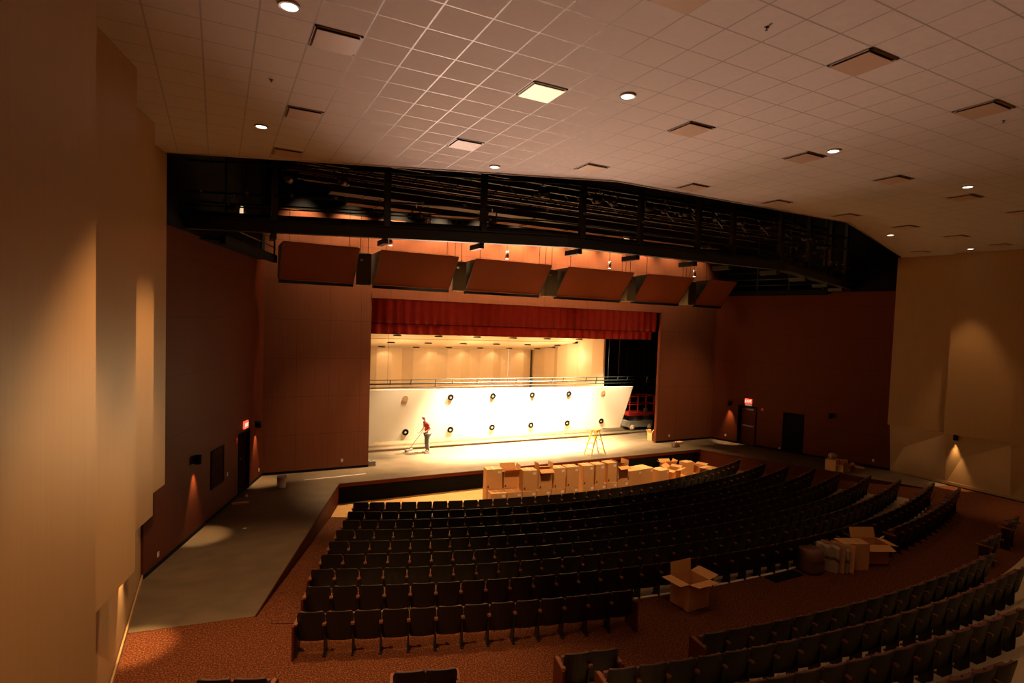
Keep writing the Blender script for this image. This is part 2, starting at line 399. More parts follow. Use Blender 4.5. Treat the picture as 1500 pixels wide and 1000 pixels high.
# ------------------------------------------------------------------ ceiling fittings
def make_diffuser(i, j, X, Y, glow=False):
    lab = 'cream square diffuser with added glow for reflected light, brightest panel in the ceiling' if glow else 'square air diffuser, %s from the left in the %s ceiling row from the catwalk' % (ordinal(i), ordinal(j))
    t = thing('ceiling_diffuser', lab, 'air diffuser', (X, Y, ZC), 0, 'square ceiling diffusers')
    h = .292
    MB().add([(-h, -h, -.004), (h, -h, -.004), (h, h, -.004), (-h, h, -.004)], [(0, 1, 2, 3)]).build('recess', M['black'], t)
    fr = MB()
    for a, b in (((-h, -h), (h, -h + .035)), ((-h, h - .035), (h, h)), ((-h, -h), (-h + .035, h)), ((h - .035, -h), (h, h))): fr.box((*a, -.010), (*b, -.003))
    fr.build('frame', M['ceil3'], t)
    q = .262; MB().box((-q, -q + .012, -.034), (q, q + .012, -.024)).build('face_plate', M['panelglow'] if glow else M['ceil2'], t, bevel=.004)  # glow plate emits to stand in for light reflected off it
    return t
M['ceil3'] = mat('diffuser frame', (.42,.33,.26), .5)
M['ceil2'] = mat('diffuser plate', (.52,.34,.22), .5)
DX = [1.313, 4.363, 7.413, 10.463, 13.513, 16.563, 19.613, 22.663, 25.713]
for i, X in enumerate(DX):
    for j, Y in enumerate((13.62, 10.88, 7.83, 4.78)):
        if j == 0 and i not in (0, 8): continue
        if i == 0 and j == 3 or i == 1 and j == 3 and False: continue
        p = project((X, Y, ZC))
        if p is None or not (-30 < p[0] < 1530 and -30 < p[1] < 1000): continue
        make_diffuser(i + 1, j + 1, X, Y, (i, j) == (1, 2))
WARM = (1, .60, .30)
def make_downlight(i, j, X, Y, vis):
    if vis:
        t = thing('recessed_downlight', 'glowing round ceiling downlight, %s from the left in the %s row from the catwalk' % (ordinal(i), ordinal(j)), 'downlight', (X, Y, ZC), 0, 'round ceiling downlights')
        MB().ring(.125, .095, -.02, -.001, 24).build('trim_ring', M['white'], t, True)
        MB().lathe([(.095, -.006), (.06, -.012), (.001, -.014)], 24).build('lens', M['lamp'], t, True)
    light('SPOT', 'downlight_beam', (X, Y, ZC - .06), (({1: 2200, 6: 620}.get(i, 150)) if j < 3 else (260 if i >= 4 else 300 if i == 1 else 110)), WARM, (X, Y, 0), .07, 46 if i == 6 else 70, .5)
for i, X in enumerate((.70, 5.55, 10.53, 15.46, 20.80, 26.13)):
    for j, Y in enumerate((12.03, 7.26, 2.4)):
        if j == 0 and i in (2, 3): continue
        p = project((X, Y, ZC))
        make_downlight(i + 1, j + 1, X, Y, p is not None and -10 < p[0] < 1510 and -10 < p[1] < 1000)
for lab, X, Y in (('small dark sprinkler head near the tall tan panels', .69, 9.62), ('small dark sprinkler head beside the middle of the ceiling tiles', 5.65, 4.82), ('small dark sprinkler head beyond the farthest near-row diffuser', 11.26, 4.85)):
    t = thing('sprinkler_head', lab, 'sprinkler', (X, Y, ZC), 0, 'ceiling sprinklers')
    MB().lathe([(.03, .004), (.03, -.006), (.008, -.01), (.008, -.03)], 12).build('body', M['grey'], t, True)
    MB().lathe([(.018, -.036), (.018, -.032)], 12).build('deflector', M['grey'], t)

# ------------------------------------------------------------------ catwalk over the front of the house
cw = thing('catwalk', 'dark steel lighting catwalk hanging behind the front edge of the ceiling', 'catwalk', (0, 0, 8.27))
CP = [Vector((-1.05, 17.35, 0)), Vector((8.6, 13.65, 0)), Vector((17.5, 13.6, 0)), Vector((27.3, 17.35, 0))]
def cat_pt(x, off=0.):
    for a, b in zip(CP, CP[1:]):
        if x <= b.x or b is CP[-1]:
            t = (x - a.x) / (b.x - a.x); return a.lerp(b, t) + Vector((0, off, 0))
for a, b in zip(CP, CP[1:]):
    for off, nm in ((0, 'main_beam'), (1.15, 'rear_beam')):
        a2, b2 = a + Vector((0, off, 0)), b + Vector((0, off, 0)); m = MB()
        if off: a2.z = b2.z = .30
        m.bar(a2 + Vector((0, 0, .016)), b2 + Vector((0, 0, .016)), .20, .03); m.bar(a2 + Vector((0, 0, .315)), b2 + Vector((0, 0, .315)), .20, .03)
        m.bar(a2 + Vector((0, 0, .165)), b2 + Vector((0, 0, .165)), .03, .29); m.build(nm, M['steel'], cw)
    m = MB(); m.add([(a.x, a.y + .1, .3), (b.x, b.y + .1, .3), (b.x, b.y + 1.1, .52), (a.x, a.y + 1.1, .52)], [(0, 1, 2, 3)]); m.build('deck', M['steel'], cw)
    for off, z, nm, rr in ((-.05, .95, 'lighting_pipe', .028), (0, 1.75, 'upper_pipe', .025), (1.15, .9, 'guard_rail', .022), (1.15, .6, 'guard_rail', .018), (0, .62, 'guard_rail', .018)):
        MB().tube(a + Vector((0, off, z)), b + Vector((0, off, z)), rr, n=10).build(nm, M['steel'], cw, True)
for x in (1.3, 4.0, 6.4, 9.05, 11.1, 13.4, 14.9, 17.2, 20.0, 23.0, 25.5):
    p = cat_pt(x); MB().bar(p + Vector((0, 0, .3)), p + Vector((0, 0, 4.7)), .14, .16).build('post', M['steel'], cw)
    MB().bar(p + Vector((0, .05, -.06)), p + Vector((0, .75, -.06)), .13, .14).build('cross_beam', M['steel'], cw)
for k in range(26):
    x = -.4 + k * 1.05; p = cat_pt(x, -.05) + Vector((0, 0, .95))
    MB().box((p.x - .035, p.y - .04, p.z - .01), (p.x + .035, p.y + .04, p.z + .06)).build('pipe_clamp', M['grey'], cw)
# side catwalks along the dark walls
for nm, Mx, Ln, lab in (('side_catwalk', LM, LL, 'dark steel side catwalk above the sconce wall with the two red signs'), ('side_catwalk', RM, RL, 'dark steel side catwalk with twin rails above the wall with the black louvre')):
    t = thing(nm, lab, 'catwalk', (0, 0, 0), 0, 'side catwalks'); first = lab.find('sconce') > 0
    y0 = .25; y1 = .62; x0, x1 = 2.9, Ln - .9
    m = MB(); m.bar(Mx @ Vector((x0, y1, 8.15)), Mx @ Vector((x1, y1, 8.15)), .14, .26); m.build('main_beam', M['black'], t)
    m = MB(); m.box((x0, .02, 8.12), (x1, y1, 8.16), Mx); m.build('deck', M['black'], t)
    for z in (8.55, 8.85, 9.2): MB().tube(Mx @ Vector((x0, y1, z)), Mx @ Vector((x1, y1, z)), .022).build('guard_rail', M['steel'], t, True)
    k = x0 + .2
    while k < x1: MB().bar(Mx @ Vector((k, y1, 8.2)), Mx @ Vector((k, y1, 12.9)), .06, .06).build('hanger', M['steel'], t); k += 1.6
# joists, ducts and pipes up in the dark
for k, (y, z, x0, x1, hh, mm, nm, lab) in enumerate(((15.4, 10.2, 1.5, 23.5, .10, 'steelb', 'roof_joist', 'lowest brown roof joist above the catwalk, nearest the ceiling edge'),
        (16.6, 10.75, 1.5, 24, .12, 'steelb', 'roof_joist', 'brown roof joist above the catwalk, second from the ceiling edge'),
        (17.8, 10.55, 2, 24, .12, 'steelb', 'roof_joist', 'brown roof joist above the catwalk, third from the ceiling edge'),
        (19.0, 11.2, 2, 24, .14, 'steelb', 'roof_joist', 'brown roof joist above the catwalk, fourth from the ceiling edge'),
        (20.4, 11.1, 2.5, 24, .12, 'steelb', 'roof_joist', 'brown roof joist over the reflector panels, next to the wood wall'),
        (21.6, 11.6, 2.5, 24, .14, 'steelb', 'roof_joist', 'highest brown roof joist against the wood wall'),
        (18.4, 10.05, 3.0, 21, .30, 'duct', 'air_duct', 'dull rectangular air duct running above the catwalk'),
        (21.0, 10.3, 4.0, 22, .34, 'duct', 'air_duct', 'dull rectangular air duct behind the joists by the wood wall'))):
    m = MB(); w = .28 if nm == 'air_duct' else .09
    t = thing(nm, lab, 'duct' if nm == 'air_duct' else 'joist', (0, 0, 0))
    if nm == 'air_duct':
        m.bar((x0, y, z), (x1, y, z), .5, hh); m.build('duct_run', M[mm], t)
        for q in range(int(x0) + 1, int(x1), 2):
            MB().bar((q, y, z), (q + .05, y, z), .54, hh + .04).build('joint_flange', M['steel'], t)
            MB().tube((q, y, z + hh / 2), (q, y, 13.02), .012, n=6).build('hanger_rod', M['steel'], t)
    else:
        MB().bar((x0, y, z), (x1, y, z), w, hh).build('top_chord', M[mm], t); MB().bar((x0, y, z - .45), (x1, y, z - .45), w, hh * .7).build('bottom_chord', M[mm], t)
        q = x0; m = MB()
        while q < x1 - 1.2: m.tube((q, y, z), (q + .6, y, z - .45), .018, n=6); m.tube((q + .6, y, z - .45), (q + 1.2, y, z), .018, n=6); q += 1.2
        m.build('zigzag_webbing', M[mm], t)
# stage lighting fixtures on the catwalk pipes
def make_fixture():
    t = thing('stage_spotlight', 'x', 'spotlight', (0, 0, 0), 0, 'spotlights on the catwalk pipes')
    MB().tube((0, -.25, -.32), (0, .12, -.28), .085, .095, 14).build('barrel', M['steel'], t, True)
    MB().tube((0, .12, -.28), (0, .34, -.255), .10, .085, 14).build('lens_hood', M['steel'], t, True)
    MB().tube((0, .33, -.256), (0, .345, -.255), .075, .075, 14).build('lens', M['lensglass'], t, True)
    MB().tube((0, -.255, -.322), (0, -.30, -.326), .06, .03, 12).build('end_cap', M['grey'], t, True)
    MB().bar((-.12, 0, -.3), (-.12, 0, -.08), .012, .04).bar((.12, 0, -.3), (.12, 0, -.08), .012, .04).bar((-.12, 0, -.08), (.12, 0, -.08), .012, .04, (0, 1, 0)).build('yoke', M['steel'], t)
    MB().tube((0, 0, -.08), (0, 0, .04), .025).build('clamp', M['alu'], t)
    return t
fx = make_fixture(); ftree = list(fx.children)
FX = [(.35, .95), (1.6, 1.75), (2.9, 1.75), (4.7, .95), (6.6, .95), (7.9, 1.75), (9.6, 1.75), (10.1, 1.75), (11.4, 1.75), (12.0, 1.75), (12.9, 1.75), (14.2, 1.75), (15.3, 1.75), (16.6, 1.75), (18.4, .95), (19.8, 1.75), (20.4, 1.75), (22.2, 1.75), (22.9, .95), (23.8, .95)]
for k, (x, dz) in enumerate(FX):
    p = cat_pt(x, -.05 if dz < 1 else 0) + Vector((0, 0, 8.27 + dz - .03))
    lab = 'dark spotlight clamped to the %s catwalk pipe, %s spotlight from the left' % ('lower' if dz < 1 else 'upper', ordinal(k + 1))
    if k == 0: fx.location = p; fx.rotation_euler = (0, 0, .3); fx['label'] = lab
    else: dup(fx, p, random.uniform(-.7, .7), lab, tree=ftree)
# little beam-hung lamps that catch the light
for lab, x, y, z in (('pale tube lamp on the catwalk deck, the longer of two', 11.75, 14.9, 9.0), ('pale tube lamp on the catwalk deck farther along, the darker of two', 14.9, 14.9, 9.0)):
    t = thing('tube_lamp', lab, 'lamp', (x, y, z), 0); MB().tube((-.25, 0, 0), (.22, 0, 0), .055).build('tube', M['alu'], t, True); MB().tube((.22, 0, 0), (.3, 0, 0), .065).build('end_cap', M['white'], t, True)
    MB().bar((0, 0, -.4), (0, 0, -.05), .03, .03).build('stand', M['steel'], t)

# ------------------------------------------------------------------ reflector panels, loudspeakers, pendants
CLOUD = [(1.98, 4.6), (5.40, 8.49), (9.27, 12.80), (13.69, 17.30), (18.13, 21.06), (22.14, 24.09)]
for k, (x0, x1) in enumerate(CLOUD):
    t = thing('acoustic_reflector', '%s tilted red-brown reflector panel from the left, above the proscenium' % ordinal(k + 1), 'acoustic panel', ((x0 + x1) / 2, 22.6, 7.45), 0, 'tilted reflector panels'); w = (x1 - x0) / 2
    MB().add([(-w, -1.07, 1.24), (w, -1.07, 1.24), (w, 0, 0), (-w, 0, 0), (-w, -1.04, 1.26), (w, -1.04, 1.26), (w, .03, .02), (-w, .03, .02)], [(0, 1, 2, 3), (7, 6, 5, 4), (0, 4, 5, 1), (1, 5, 6, 2), (2, 6, 7, 3), (3, 7, 4, 0)]).build('face_board', M['cloud'], t)
    fr = MB(); fr.box((-w - .02, -.02, -.13), (w + .02, .16, -.012)); fr.build('bottom_rail', M['steel'], t)
    for q in (-w - .03, w - .01): MB().add([(q, -1.03, 1.22), (q, .0, -.02), (q, .5, .1), (q, .3, 1.2), (q + .04, -1.03, 1.22), (q + .04, .0, -.02), (q + .04, .5, .1), (q + .04, .3, 1.2)], [(0, 1, 2, 3), (7, 6, 5, 4), (0, 4, 5, 1), (1, 5, 6, 2), (2, 6, 7, 3), (3, 7, 4, 0)]).build('end_cheek', M['steel'], t)
    for q in (-w * .8, w * .8): MB().tube((q, -.6, .9), (q, -.55, 5.5), .01, n=6).build('hanging_cable', M['steel'], t)
for k, (xa, xb) in enumerate(((4.72, 5.28), (8.60, 9.16), (12.92, 13.56), (17.42, 18.02), (21.25, 21.98))):
    t = thing('loudspeaker', '%s olive-grey loudspeaker from the left, hung between the reflector panels' % ordinal(k + 1), 'speaker', ((xa + xb) / 2, 22.55, 7.4), .12 * (k - 2), 'loudspeakers between the panels'); w = (xb - xa) / 2
    MB().prism([(-w, -.3), (w, -.3), (w * .6, .35), (-w * .6, .35)], 0, 1.2).build('cabinet', M['spk'] if 'spk' in M else M.setdefault('spk', mat('speaker cabinet', (.17,.135,.07), .7)), t, bevel=.015)
    MB().box((-w * .86, -.315, .06), (w * .86, -.302, 1.14)).build('grille', M.setdefault('spkg', mat('speaker grille', (.16,.125,.065), .8, noise=.2, nscale=40)), t)
    MB().bar((-w * .7, 0, 1.22), (w * .7, 0, 1.22), .06, .04).tube((-w * .5, 0, 1.22), (-w * .5, 0, 5.59), .012, n=6).tube((w * .5, 0, 1.22), (w * .5, 0, 5.59), .012, n=6).build('rigging', M['steel'], t)
    MB().box((-w * .5, -.318, .9), (-w * .1, -.3, .98)).build('badge', M['alu'], t)
for k, (x, y, z) in enumerate(((6.08, 22.8, 9.06), (11.26, 22.8, 8.95), (16.79, 22.8, 8.95), (22.28, 22.8, 8.93), (5.75, 17.2, 9.05), (.6, 19.0, 8.95))):
    lab = ['first slim pendant cylinder from the left, in front of the wood wall', 'second slim pendant cylinder in front of the wood wall', 'third slim pendant cylinder in front of the wood wall', 'fourth slim pendant cylinder, at the dim end of the wood wall', 'short pendant cylinder seen between catwalk pipe and beam', 'glowing pendant cylinder in the dark corner above the sconce wall'][k]
    t = thing('pendant_cylinder', lab, 'pendant light', (x, y, z), 0, 'pendant cylinders')
    MB().tube((0, 0, 0), (0, 0, .34), .085 if k < 5 else .05, n=18).build('housing', M['panelglow'] if k == 5 else M['alu'], t, True)
    MB().tube((0, 0, .34), (0, 0, 12.9 - z), .008, n=6).build('stem', M['steel'], t)
    MB().lathe([(.07, -.004), (.001, -.005)], 16).build('lens', M['lamp'], t)
AMBER = (1, .58, .26)
for k in range(12):
    x = 2.9 + 1.84 * k; pw = 3800 * math.exp(-((x - 12.0) / 7.0) ** 2) + 250
    light('SPOT', 'wall_wash', (x, 22.95, 11.2), pw, (1, .66, .36), (x, 23.65, 8.2), .12, 74, .9)

# ------------------------------------------------------------------ proscenium curtain
def drape(name, x0, x1, y, z0, z1, amp, wl, label, hem):
    t = thing(name, label, 'curtain', ((x0 + x1) / 2, y, z0))
    n = int((x1 - x0) / wl * 8); W = x1 - x0; H = z1 - z0; ph = [random.uniform(-.9, .9) for _ in range(200)]
    def fn(u, v):
        x = -W / 2 + W * u; q = u * W / wl; a = amp * (.75 + .25 * sin(q * .37)) * (1 - .35 * v)
        return (x, a * sin(2 * PI * q + ph[int(q) % 200] * .5) , H * v)
    MB().grid(fn, n, 4).build('pleated_cloth', M['curtain'], t, True)
    MB().grid(lambda u, v: (fn(u, 0)[0], fn(u, 0)[1] - .012, -.005 + hem * v), n, 1).build('hem', M['hem'], t, True)
    return t
M['hem'] = mat('dark hem', (.12,.008,.006), .9)
drape('valance_curtain', PX0 + .02, PX1 - .02, YP + .26, 5.93, 7.05, .085, .40, 'upper pleated red velvet valance across the top of the proscenium opening', .05)
drape('border_curtain', PX0 + .02, PX1 - .02, YP + .75, 5.50, 6.6, .09, .47, 'lower red velvet border hanging just behind the valance', .02)

# ------------------------------------------------------------------ orchestra shell on stage
t = thing('canopy_panel', 'big ivory shell canopy panel hanging upright over the stage, twelve light holes', 'shell canopy', (13.4, 26.1, .5))
MB().add([(-8.2, 0, 0), (7.0, 0, -.06), (7.55, -.35, 2.32), (-8.2, -.35, 2.44), (-8.2, .12, 0), (7.0, .12, -.06), (7.55, -.23, 2.32), (-8.2, -.23, 2.44)], [(0, 1, 2, 3), (7, 6, 5, 4), (0, 4, 5, 1), (1, 5, 6, 2), (2, 6, 7, 3), (3, 7, 4, 0)]).build('panel_board', M['shellw'], t)
for row, z in ((1, 2.0), (0, .385)):
    for k in range(6):
        x = -5.66 + 2.235 * k + (.12 if row == 0 else 0); y = -.35 * z / 2.38 - .008; blank = row == 1 and k in (0, 5)
        Mx = Matrix.Translation((x, y, z)) @ Matrix.Rotation(PI / 2 + .146, 4, 'X')
        def tr(mb):
            mb.v = [tuple(Mx @ Vector(v)) for v in mb.v]; return mb
        if blank:
            tr(MB().lathe([(.14, 0), (.14, .012)], 20)).build('blank_cover', M.setdefault('blank', mat('tan blank cover', (.52,.33,.18), .6)), t)
        else:
            o = tr(MB().ring(.155, .085, 0, .02, 20)).build('light_ring', M['black'], t)
            tr(MB().lathe([(.085, .004), (.05, .016), (.001, .02)], 16)).build('reflector_bowl', M['alu'], o, True)
# hanging battens above it
t = thing('lighting_batten', 'triple pipe batten with short spacers, just above the upright canopy panel', 'batten', (14.4, 26.2, 3.0))
for dy, dz, r in ((0, .14, .035), (-.15, .34, .018), (-.1, -.02, .018)):
    MB().tube((-9.2, dy, dz), (9.3, dy, dz), r, n=8).build('pipe', M['steel'], t, True)
for k in range(17):
    x = -8.4 + k * 1.07 + .2 * sin(k * 3); MB().bar((x, -.15, .36), (x, -.05, .1 if k % 3 else -.05), .03, .05).build('spacer', M['steel'], t)
for x in (-7.4, -1.2, 5.1): MB().tube((x, 0, .14), (x, 0, 9.5), .006, n=6).build('lift_line', M['steel'], t)
# sloping ceiling canopies with rows of holes
for j, (yc, zc, x0) in enumerate(((29.1, 5.34, 8.23), (32.0, 4.86, 8.70), (35.0, 4.47, 8.93))):
    CXX = 13.1; dd = (1.48, 1.48, 1.05)[j]
    t = thing('ceiling_canopy', ['front sloping cream canopy over the stage shell, with dark light slots', 'middle sloping cream canopy of the stage shell, with dark light slots', 'rear sloping cream canopy of the stage shell, meeting the towers'][j], 'shell canopy', (13.1, yc, zc), 0, 'shell ceiling canopies')
    hw = 6.98; d = 1.47; sl = .15
    MB().add([(-hw, -d, d * sl), (hw, -d, d * sl), (hw, dd, -dd * sl), (-hw, dd, -dd * sl), (-hw, -d, d * sl + .1), (hw, -d, d * sl + .1), (hw, dd, -dd * sl + .1), (-hw, dd, -dd * sl + .1)], [(3, 2, 1, 0), (4, 5, 6, 7), (0, 1, 5, 4), (1, 2, 6, 5), (2, 3, 7, 6), (3, 0, 4, 7)]).build('panel_board', M['shell'], t)
    for k in range(6):
        x = x0 + (2.235, 2.19, 2.19)[j] * k - 13.1
        MB().lathe([(.21, 0), (.21, -.04), (.17, -.04), (.16, -.01), (.001, -.009)], 18, (x, 0, -.012), False).build('light_slot', M['black'], t)
# back towers
xs = [6.0, 8.55, 9.85, 11.1, 12.6, 13.9, 15.9, 16.7, 18.2, 19.3, 20.7]
xs = [5.9 + (20.15 - 5.9) * k / 6 for k in range(7)]
for k in range(6):
    w = (xs[k + 1] - xs[k]) / 2
    t = thing('shell_tower', 'cream shell tower at the back of the stage, %s from the left' % ordinal(k + 1), 'shell tower', ((xs[k] + xs[k + 1]) / 2, 36.42, 0), 0, 'rear shell towers')
    MB().prism([(-w, 0), (-w * .45, -.28), (w * .35, -.34), (w, 0), (w, .12), (-w, .12)], 0.02, 4.42).build('faceted_face', M['shell'], t)
    MB().box((-w, .12, 0), (w, .7, .12)).build('base', M['black'], t)
for k in range(3):
    y = 28.0 + 2.80 * k; w = 1.40 if k < 2 else 1.7
    t = thing('shell_tower', 'cream shell tower on the stage flank, %s from the black wing' % ordinal(k + 1), 'shell tower', (20.45 + .02 * k, y + w, 0), 0, 'flank shell towers')
    MB().prism([(0, -w), (-.24, -w * .4), (-.3, w * .4), (0, w), (.12, w), (.12, -w)], 0.02, 5.42 - .42 * k).build('faceted_face', M['shell'], t)
    MB().box((.12, -w, 0), (.4, w, .12)).build('base', M['black'], t)
# black masking in the wing
for lab, x0, x1, y in (('black masking drape in the wing behind the scissor lift', 21.25, 27.9, 30.0),):
    t = thing('masking_drape', lab, 'drape', ((x0 + x1) / 2, y, 0)); W = x1 - x0
    MB().grid(lambda u, v: (-W/2 + W*u, .08 * sin(u * 90), .05 + 9 * v), 120, 1).build('pleated_cloth', M['blackcloth'], t, True)
    MB().tube((-W/2, 0, 9.08), (W/2, 0, 9.08), .03).build('track', M['steel'], t, True)
tag(MB().tube((0, 0, 0), (0, 0, 6), .022, n=8).build('hanging_rope', M['grey']), 'thin grey rope hanging straight in the black wing', 'rope').location = (22.3, 28.9, 3.2)

# stage lights
STG = (1, .80, .52)
for x, pw in ((8.8, 5200), (12.0, 46000), (15.2, 50000), (18.2, 11000)):
    light('SPOT', 'stage_flood', (x, 24.75, 6.75), pw, STG, (x, 26.0, 1.2), .25, 82, .7)
for x, pw in ((6.6, 3000), (10.6, 4200), (14.6, 4200), (18.8, 3000)):
    light('SPOT', 'apron_flood', (x, 23.05, 7.6), pw, (1, .68, .36), (x, 21.1, -.5), .1, 62, .6)
SHL = (1, .58, .27)
for x, pw in ((9.0, 190), (13.4, 190), (17.6, 190)): light('POINT', 'shell_lamp', (x, 31.0, 3.4), pw * .8, SHL, size=.25)
light('POINT', 'shell_lamp', (19.4, 30.4, 4.2), 60, (1, .7, .36), size=.15)
for x in (7.2, 9.4, 12.6, 14.8, 17.0, 19.2): light('SPOT', 'tower_scallop', (x, 35.4, 4.2), 22, SHL, (x, 36.3, 3.0), .08, 100, .4)

# ------------------------------------------------------------------ wall fittings
def on_wall(Mx, x, z, y=0.): return Mx @ Vector((x, y, z))
def sconce(Mx, x, z, label, power, lit=True):
    p = on_wall(Mx, x, z); t = thing('wall_sconce', label, 'sconce', p, rot_of(Mx), 'black wall sconces'); fl = 1 if (Mx[0][1] * -Mx[1][0] + Mx[1][1] * Mx[0][0]) > 0 else -1
    MB().box((-.06, min(0, .03 * fl), .02), (.06, max(0, .03 * fl), .22)).build('back_plate', M['black'], t)
    MB().tube((0, .12 * fl, 0), (0, .12 * fl, .24), .085, n=18).build('cylinder_shade', M['black'], t, True)
    MB().lathe([(.07, .012), (.001, .012)], 14, (0, .12 * fl, 0), False).build('lens', M['lamp'], t)
    if lit: q = Mx @ Vector((x, .12, z - .01)); light('SPOT', 'sconce_beam', q, power, (1, .62, .28), q + Vector((0, 0, -1)) + (Mx.to_3x3() @ Vector((0, .02, 0))), .03, 50, .7)
    return t
def outlet(Mx, x, z, label):
    t = thing('wall_outlet', label, 'outlet', on_wall(Mx, x, z), rot_of(Mx), 'white wall outlets'); fl = 1 if (Mx[0][0] * Mx[1][1] - Mx[1][0] * Mx[0][1]) > 0 else -1
    MB().box((-.04, min(0, .012 * fl), -.06), (.04, max(0, .012 * fl), .06)).build('cover_plate', M['white'], t)
    for dz in (-.03, .03): MB().box((-.018, min(.010 * fl, .016 * fl), dz - .015), (.018, max(.010 * fl, .016 * fl), dz + .015)).build('socket', M['grey'], t)
PM = Matrix.Translation((0, YP, 0)) @ Matrix(((1, 0, 0, 0), (0, -1, 0, 0), (0, 0, 1, 0), (0, 0, 0, 1)))
sconce(LM, 2.69, 2.0, 'black sconce on the dark wall, nearer the tan panels', 260)
sconce(LM, 8.07, 2.02, 'black sconce beside the open door with the glowing exit sign', 300)
sconce(RM, 7.73, 2.04, 'small black sconce with an orange beam, on the far dark wall by the door', 260)
sconce(RM, 2.59, 2.05, 'unlit dark sconce on the far dark wall near the tan corner', 0, False)
TM, _ = wall_frame((27.38, 15), (27.38, 5), True)
TM = Matrix(((0, -1, 0, 27.31), (1, 0, 0, 0), (0, 0, 1, 0), (0, 0, 0, 1)))
sconce(TM, 12.58, 1.93, 'black sconce throwing a bright cone on the tan wall', 220)
TL = Matrix(((0, 1, 0, -1.51), (1, 0, 0, 0), (0, 0, 1, 0), (0, 0, 0, 1)))
sconce(TL, 12.2, 1.90, 'black sconce tucked under the tan panels above the carpet corner', 420)
outlet(LM, .70, .30, 'white outlet low on the dark wall next to the tan panels')
outlet(LM, 5.28, 1.03, 'white switch plate between the grille and the open door')
outlet(LM, 8.57, .32, 'white outlet in the corner under the doorway sconce')
outlet(PM, 4.53, .36, 'white outlet on the proscenium wall by the curtain opening')
outlet(PM, 21.85, .34, 'white outlet on the proscenium wall beyond the stage opening')
outlet(RM, 7.93, .34, 'white outlet under the orange sconce beam')
outlet(RM, 4.97, .12, 'small floor-level outlet beside the black louvre')
outlet(RM, .70, .34, 'white outlet at the end of the far dark wall')
def grille(Mx, x0, x1, z0, z1, label, mm):
    t = thing('wall_grille', label, 'grille', on_wall(Mx, (x0 + x1) / 2, z0), rot_of(Mx)); fl = 1 if (Mx[0][0] * Mx[1][1] - Mx[1][0] * Mx[0][1]) > 0 else -1
    w = (x1 - x0) / 2; h = z1 - z0
    MB().box((-w, min(0, .012 * fl), 0), (w, max(0, .012 * fl), h)).build('back_plate', mm, t)
    fr = MB()
    for a, b in (((-w, 0), (w, .05)), ((-w, h - .05), (w, h)), ((-w, 0), (-w + .05, h)), ((w - .05, 0), (w, h))): fr.box((a[0], min(.01 * fl, .04 * fl), a[1]), (b[0], max(.01 * fl, .04 * fl), b[1]))
    fr.build('frame', mm, t)
    sl = MB(); q = .08
    while q < h - .08: sl.box((-w + .05, min(.012 * fl, .03 * fl), q), (w - .05, max(.012 * fl, .03 * fl), q + .035)); q += .07
    sl.build('slats', mm, t)
M['grl'] = mat('brown grille', (.04,.016,.009), .9, spec=.05)
grille(LM, 3.9, 4.9, .92, 2.06, 'brown return-air grille on the dark wall between sconce and door', M['grl'])
grille(RM, 3.85, 4.86, .02, 2.04, 'tall black louvre on the far dark wall', M['black'])
# doors
for nm, Mx, (d0, d1), ang in (('door_1', LM, DL, 1.35), ('door_2', RM, DR, .18)):
    fl = 1 if nm == 'door_2' else -1
    fr = MB(); fr.box((d0 - .05, -.22, 0), (d0, .03, 2.1), Mx); fr.box((d1, -.22, 0), (d1 + .05, .03, 2.1), Mx); fr.box((d0 - .05, -.22, 2.06), (d1 + .05, .03, 2.11), Mx)
    o = fr.build(nm + '_frame', M['black']); o['kind'] = 'structure'
    hx = d0 + .02 if nm == 'door_2' else d1 - .02
    hp = Mx @ Vector((hx, -.1, 0)); base = rot_of(Mx) + (0 if nm == 'door_2' else PI)
    d = thing(nm, None, None, hp, base - ang); d['kind'] = 'structure'
    w = d1 - d0 - .04
    leaf = MB().box((0, -.022, .01), (w, .022, 2.04)).build('door_leaf', M['wood'], d)
    s = -1 if nm == 'door_1' else 1
    for sy in (-1, 1):
        MB().bar((.12, sy * .06, 1.03), (w - .1, sy * .06, 1.03), .05, .06).build('push_bar', M['grey'], leaf)
    MB().bar((w - .14, .07, .98), (w - .14, .07, 1.22), .05, .03).build('handle', M['alu'], leaf)
    MB().bar((.15, .06, 1.93), (.5, .06, 1.93), .07, .08).bar((.3, .07, 1.93), (.72, .35, 1.96), .025, .02).build('door_closer', M['grey'], leaf)
def exit_sign(Mx, x, z, label, fl):
    t = thing('exit_sign', label, 'exit sign', on_wall(Mx, x, z), rot_of(Mx), 'red exit signs')
    MB().box((-.19, min(0, .06 * fl), 0), (.19, max(0, .06 * fl), .25)).build('housing', M['exit'], t)
    cu = bpy.data.curves.new('letters', 'FONT'); cu.body = 'EXIT'; cu.size = .17; cu.align_x = 'CENTER'; cu.extrude = .003; cu.materials.append(M['exitw'])
    tmp = bpy.data.objects.new('letters', cu); COL.objects.link(tmp); bpy.context.view_layer.update()
    me = bpy.data.meshes.new_from_object(tmp.evaluated_get(bpy.context.evaluated_depsgraph_get())); bpy.data.objects.remove(tmp)
    o = bpy.data.objects.new('letters', me); COL.objects.link(o); o.parent = t
    o.rotation_euler = (PI / 2, 0, 0 if fl < 0 else PI); o.location = (0, .064 * fl, .065)
exit_sign(LM, 6.92, 2.2, 'glowing red exit sign above the open door', -1)
exit_sign(RM, 6.72, 2.26, 'glowing red exit sign above the far door', 1)
